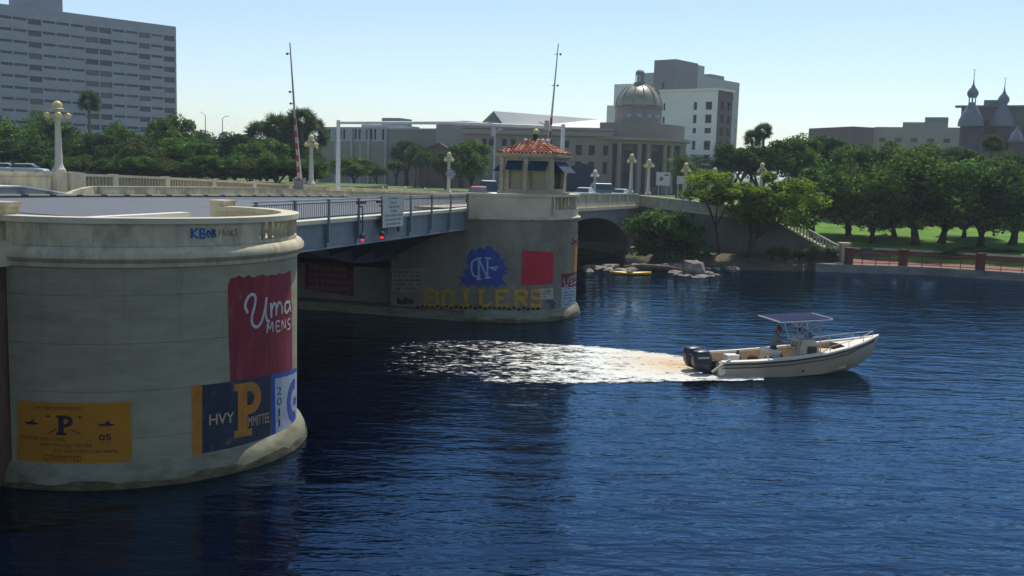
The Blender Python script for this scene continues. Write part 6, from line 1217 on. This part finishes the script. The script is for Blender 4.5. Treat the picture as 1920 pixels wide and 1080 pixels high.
# walker on the bridge
J = {'pelvis': ((0, 0, .95), .14), 'spine': ((0, 0, 1.12), .14), 'chest': ((.0, 0, 1.32), .16), 'neck': ((0, 0, 1.50), .06), 'jaw': ((.02, 0, 1.57), .07), 'head': ((.02, 0, 1.65), .095), 'crown': ((0, 0, 1.73), .08), 'nose': ((.12, 0, 1.63), .016)}
sg_ = [('pelvis', 'spine'), ('spine', 'chest'), ('chest', 'neck'), ('neck', 'jaw'), ('jaw', 'head'), ('head', 'crown'), ('head', 'nose')]; DKC = mat('jacket_dark', (.015, .016, .035), .9); cl = {'mats': [DKC, SKIN, SHORT, DK], 'pelvis': 2, 'neck': 1, 'jaw': 1, 'head': 1, 'crown': 3, 'nose': 1}
for t_, s_ in (('L', 1), ('R', -1)):
    J['sh'+t_] = ((0, .19*s_, 1.40), .07); J['el'+t_] = ((-.04, .26*s_, 1.12), .046); J['wr'+t_] = ((.08, .27*s_, .88), .032); J['ha'+t_] = ((.11, .27*s_, .80), .034, .7); J['hip'+t_] = ((0, .1*s_, .9), .1); J['kn'+t_] = ((.12*s_, .11*s_, .5), .065); J['an'+t_] = ((.16*s_-.06, .11*s_, .09), .042); J['to'+t_] = ((.16*s_+.1, .12*s_, .04), .045, .7)
    sg_ += [('chest', 'sh'+t_), ('sh'+t_, 'el'+t_), ('el'+t_, 'wr'+t_), ('wr'+t_, 'ha'+t_), ('pelvis', 'hip'+t_), ('hip'+t_, 'kn'+t_), ('kn'+t_, 'an'+t_), ('an'+t_, 'to'+t_)]; cl['ha'+t_] = 1; cl['hip'+t_] = cl['kn'+t_] = cl['an'+t_] = 2; cl['to'+t_] = 3; fingers(J, sg_, cl, J['ha'+t_][0], 'ha'+t_, (.1, 0, -1), (1, 0, 0), 1)
figure('person in dark clothes walking on the bridge sidewalk behind the tender house', B(47, -.1, zr(47)+.11), math.pi/2-TH, J, sg_, cl)
# ================================================================= WAKE
tp = [(640, 690), (665, 676), (700, 660), (760, 643), (850, 640), (950, 642), (1040, 648), (1100, 650), (1200, 659), (1285, 670), (1330, 694), (1380, 702), (1432, 706)]
bt_ = [(640, 696), (665, 700), (700, 703), (760, 706), (850, 712), (950, 716), (1040, 717), (1100, 717), (1200, 716), (1285, 715), (1330, 714), (1380, 715), (1432, 714)]
def curve_at(c, k): k *= len(c)-1; i = min(int(k), len(c)-2); f = k-i; return (lerp(c[i][0], c[i+1][0], f), lerp(c[i][1], c[i+1][1], f))
from mathutils import noise as mn
mb = MB(); NI, NJ = 260, 46; dens = []; tanv = []
for i in range(NI+1):
    a, b_ = curve_at(tp, i/NI), curve_at(bt_, i/NI); pa2, pb2 = atz(*a), atz(*b_)
    for j in range(NJ+1):
        k = j/NJ; p = pa2.lerp(pb2, -.06+1.12*k); e = min(k, 1-k)*2; x = lerp(a[0], b_[0], k); n1 = mn.noise(Vector((p.x*1.7, p.y*1.7, 0))); n2 = mn.noise(Vector((p.x*5, p.y*5, 3)))
        fade = min(1, max(0, (x-640)/150))*(.50+.50*min(1, max(0, (x-640)/480)))*(.82+.36*mn.noise(Vector((p.x*.55, p.y*1.6, 9)))); ed = min(1, e*3.2); rim = .55*math.exp(-((k-.95)/.05)**2)*(x > 900) + .35*math.exp(-((k-.06)/.07)**2)
        dens.append(max(0, fade*ed*(.66+.45*max(0, min(1, (x-900)/300)))+rim*fade)); tanv.append(max(0, min(1, (x-1130)/130))*max(0, 1-abs(k-.4)*2.2)*(x < 1300))
        mb.v.append(Vector((p.x, p.y, .03+.05*ed*(n1*.8+n2*.5+.5)*fade)))
mb.f = [(i*(NJ+1)+j, (i+1)*(NJ+1)+j, (i+1)*(NJ+1)+j+1, i*(NJ+1)+j+1) for i in range(NI) for j in range(NJ)]; mb.m = [0]*len(mb.f)
fm = bpy.data.materials.new('wake_foam'); fm.use_nodes = True; t = fm.node_tree; n = t.nodes; L = t.links; b = n['Principled BSDF']; b.inputs['Roughness'].default_value = .6
at1 = n.new('ShaderNodeAttribute'); at1.attribute_name = 'foam_amount'; at2 = n.new('ShaderNodeAttribute'); at2.attribute_name = 'churn'
g = n.new('ShaderNodeNewGeometry'); mp = n.new('ShaderNodeMapping'); mp.inputs['Scale'].default_value = (.48, 1, 1); L.new(g.outputs['Position'], mp.inputs[0]); nz = n.new('ShaderNodeTexNoise'); nz.inputs['Scale'].default_value = 4.4; nz.inputs['Detail'].default_value = 8; nz.inputs['Roughness'].default_value = .74; nz.inputs['Distortion'].default_value = .6; L.new(mp.outputs[0], nz.inputs['Vector'])
ad = n.new('ShaderNodeMath'); ad.operation = 'MULTIPLY_ADD'; L.new(at1.outputs['Fac'], ad.inputs[0]); ad.inputs[1].default_value = .36; L.new(nz.outputs[0], ad.inputs[2])
mr = n.new('ShaderNodeMapRange'); mr.inputs[1].default_value = .685; mr.inputs[2].default_value = .765; L.new(ad.outputs[0], mr.inputs[0])
gt2 = n.new('ShaderNodeMath'); gt2.operation = 'GREATER_THAN'; gt2.inputs[1].default_value = .02; L.new(at1.outputs['Fac'], gt2.inputs[0]); ml = n.new('ShaderNodeMath'); ml.operation = 'MULTIPLY'; L.new(mr.outputs[0], ml.inputs[0]); L.new(gt2.outputs[0], ml.inputs[1]); L.new(ml.outputs[0], b.inputs['Alpha'])
mx = n.new('ShaderNodeMix'); mx.data_type = 'RGBA'; mx.inputs[6].default_value = (.80, .79, .70, 1); mx.inputs[7].default_value = (.66, .44, .20, 1); L.new(at2.outputs['Fac'], mx.inputs[0]); L.new(mx.outputs[2], b.inputs['Base Color'])
bp = n.new('ShaderNodeBump'); bp.inputs['Distance'].default_value = .12; L.new(nz.outputs[0], bp.inputs['Height']); L.new(bp.outputs[0], b.inputs['Normal'])
wk = mb.build('wake_foam', fm, smooth=True, flip=True); wk['kind'] = 'stuff'
for nm, arr in (('foam_amount', dens), ('churn', tanv)): at = wk.data.attributes.new(nm, 'FLOAT', 'POINT'); at.data.foreach_set('value', arr)
# ================================================================= HAZE
hz = MB(); hz.box((-1600, -320, -4.5), (1600, 4200, 66)); ho = hz.build('haze', [], None) if False else None
hm = bpy.data.materials.new('haze'); hm.use_nodes = True; hn = hm.node_tree.nodes; hn.remove(hn['Principled BSDF']); pv = hn.new('ShaderNodeVolumePrincipled'); pv.inputs['Color'].default_value = (.80, .89, 1, 1); pv.inputs['Density'].default_value = .0003; pv.inputs['Anisotropy'].default_value = .3
hm.node_tree.links.new(pv.outputs[0], hn['Material Output'].inputs['Volume']); ho = hz.build('haze', hm); ho['kind'] = 'stuff'; ho.display_type = 'WIRE'
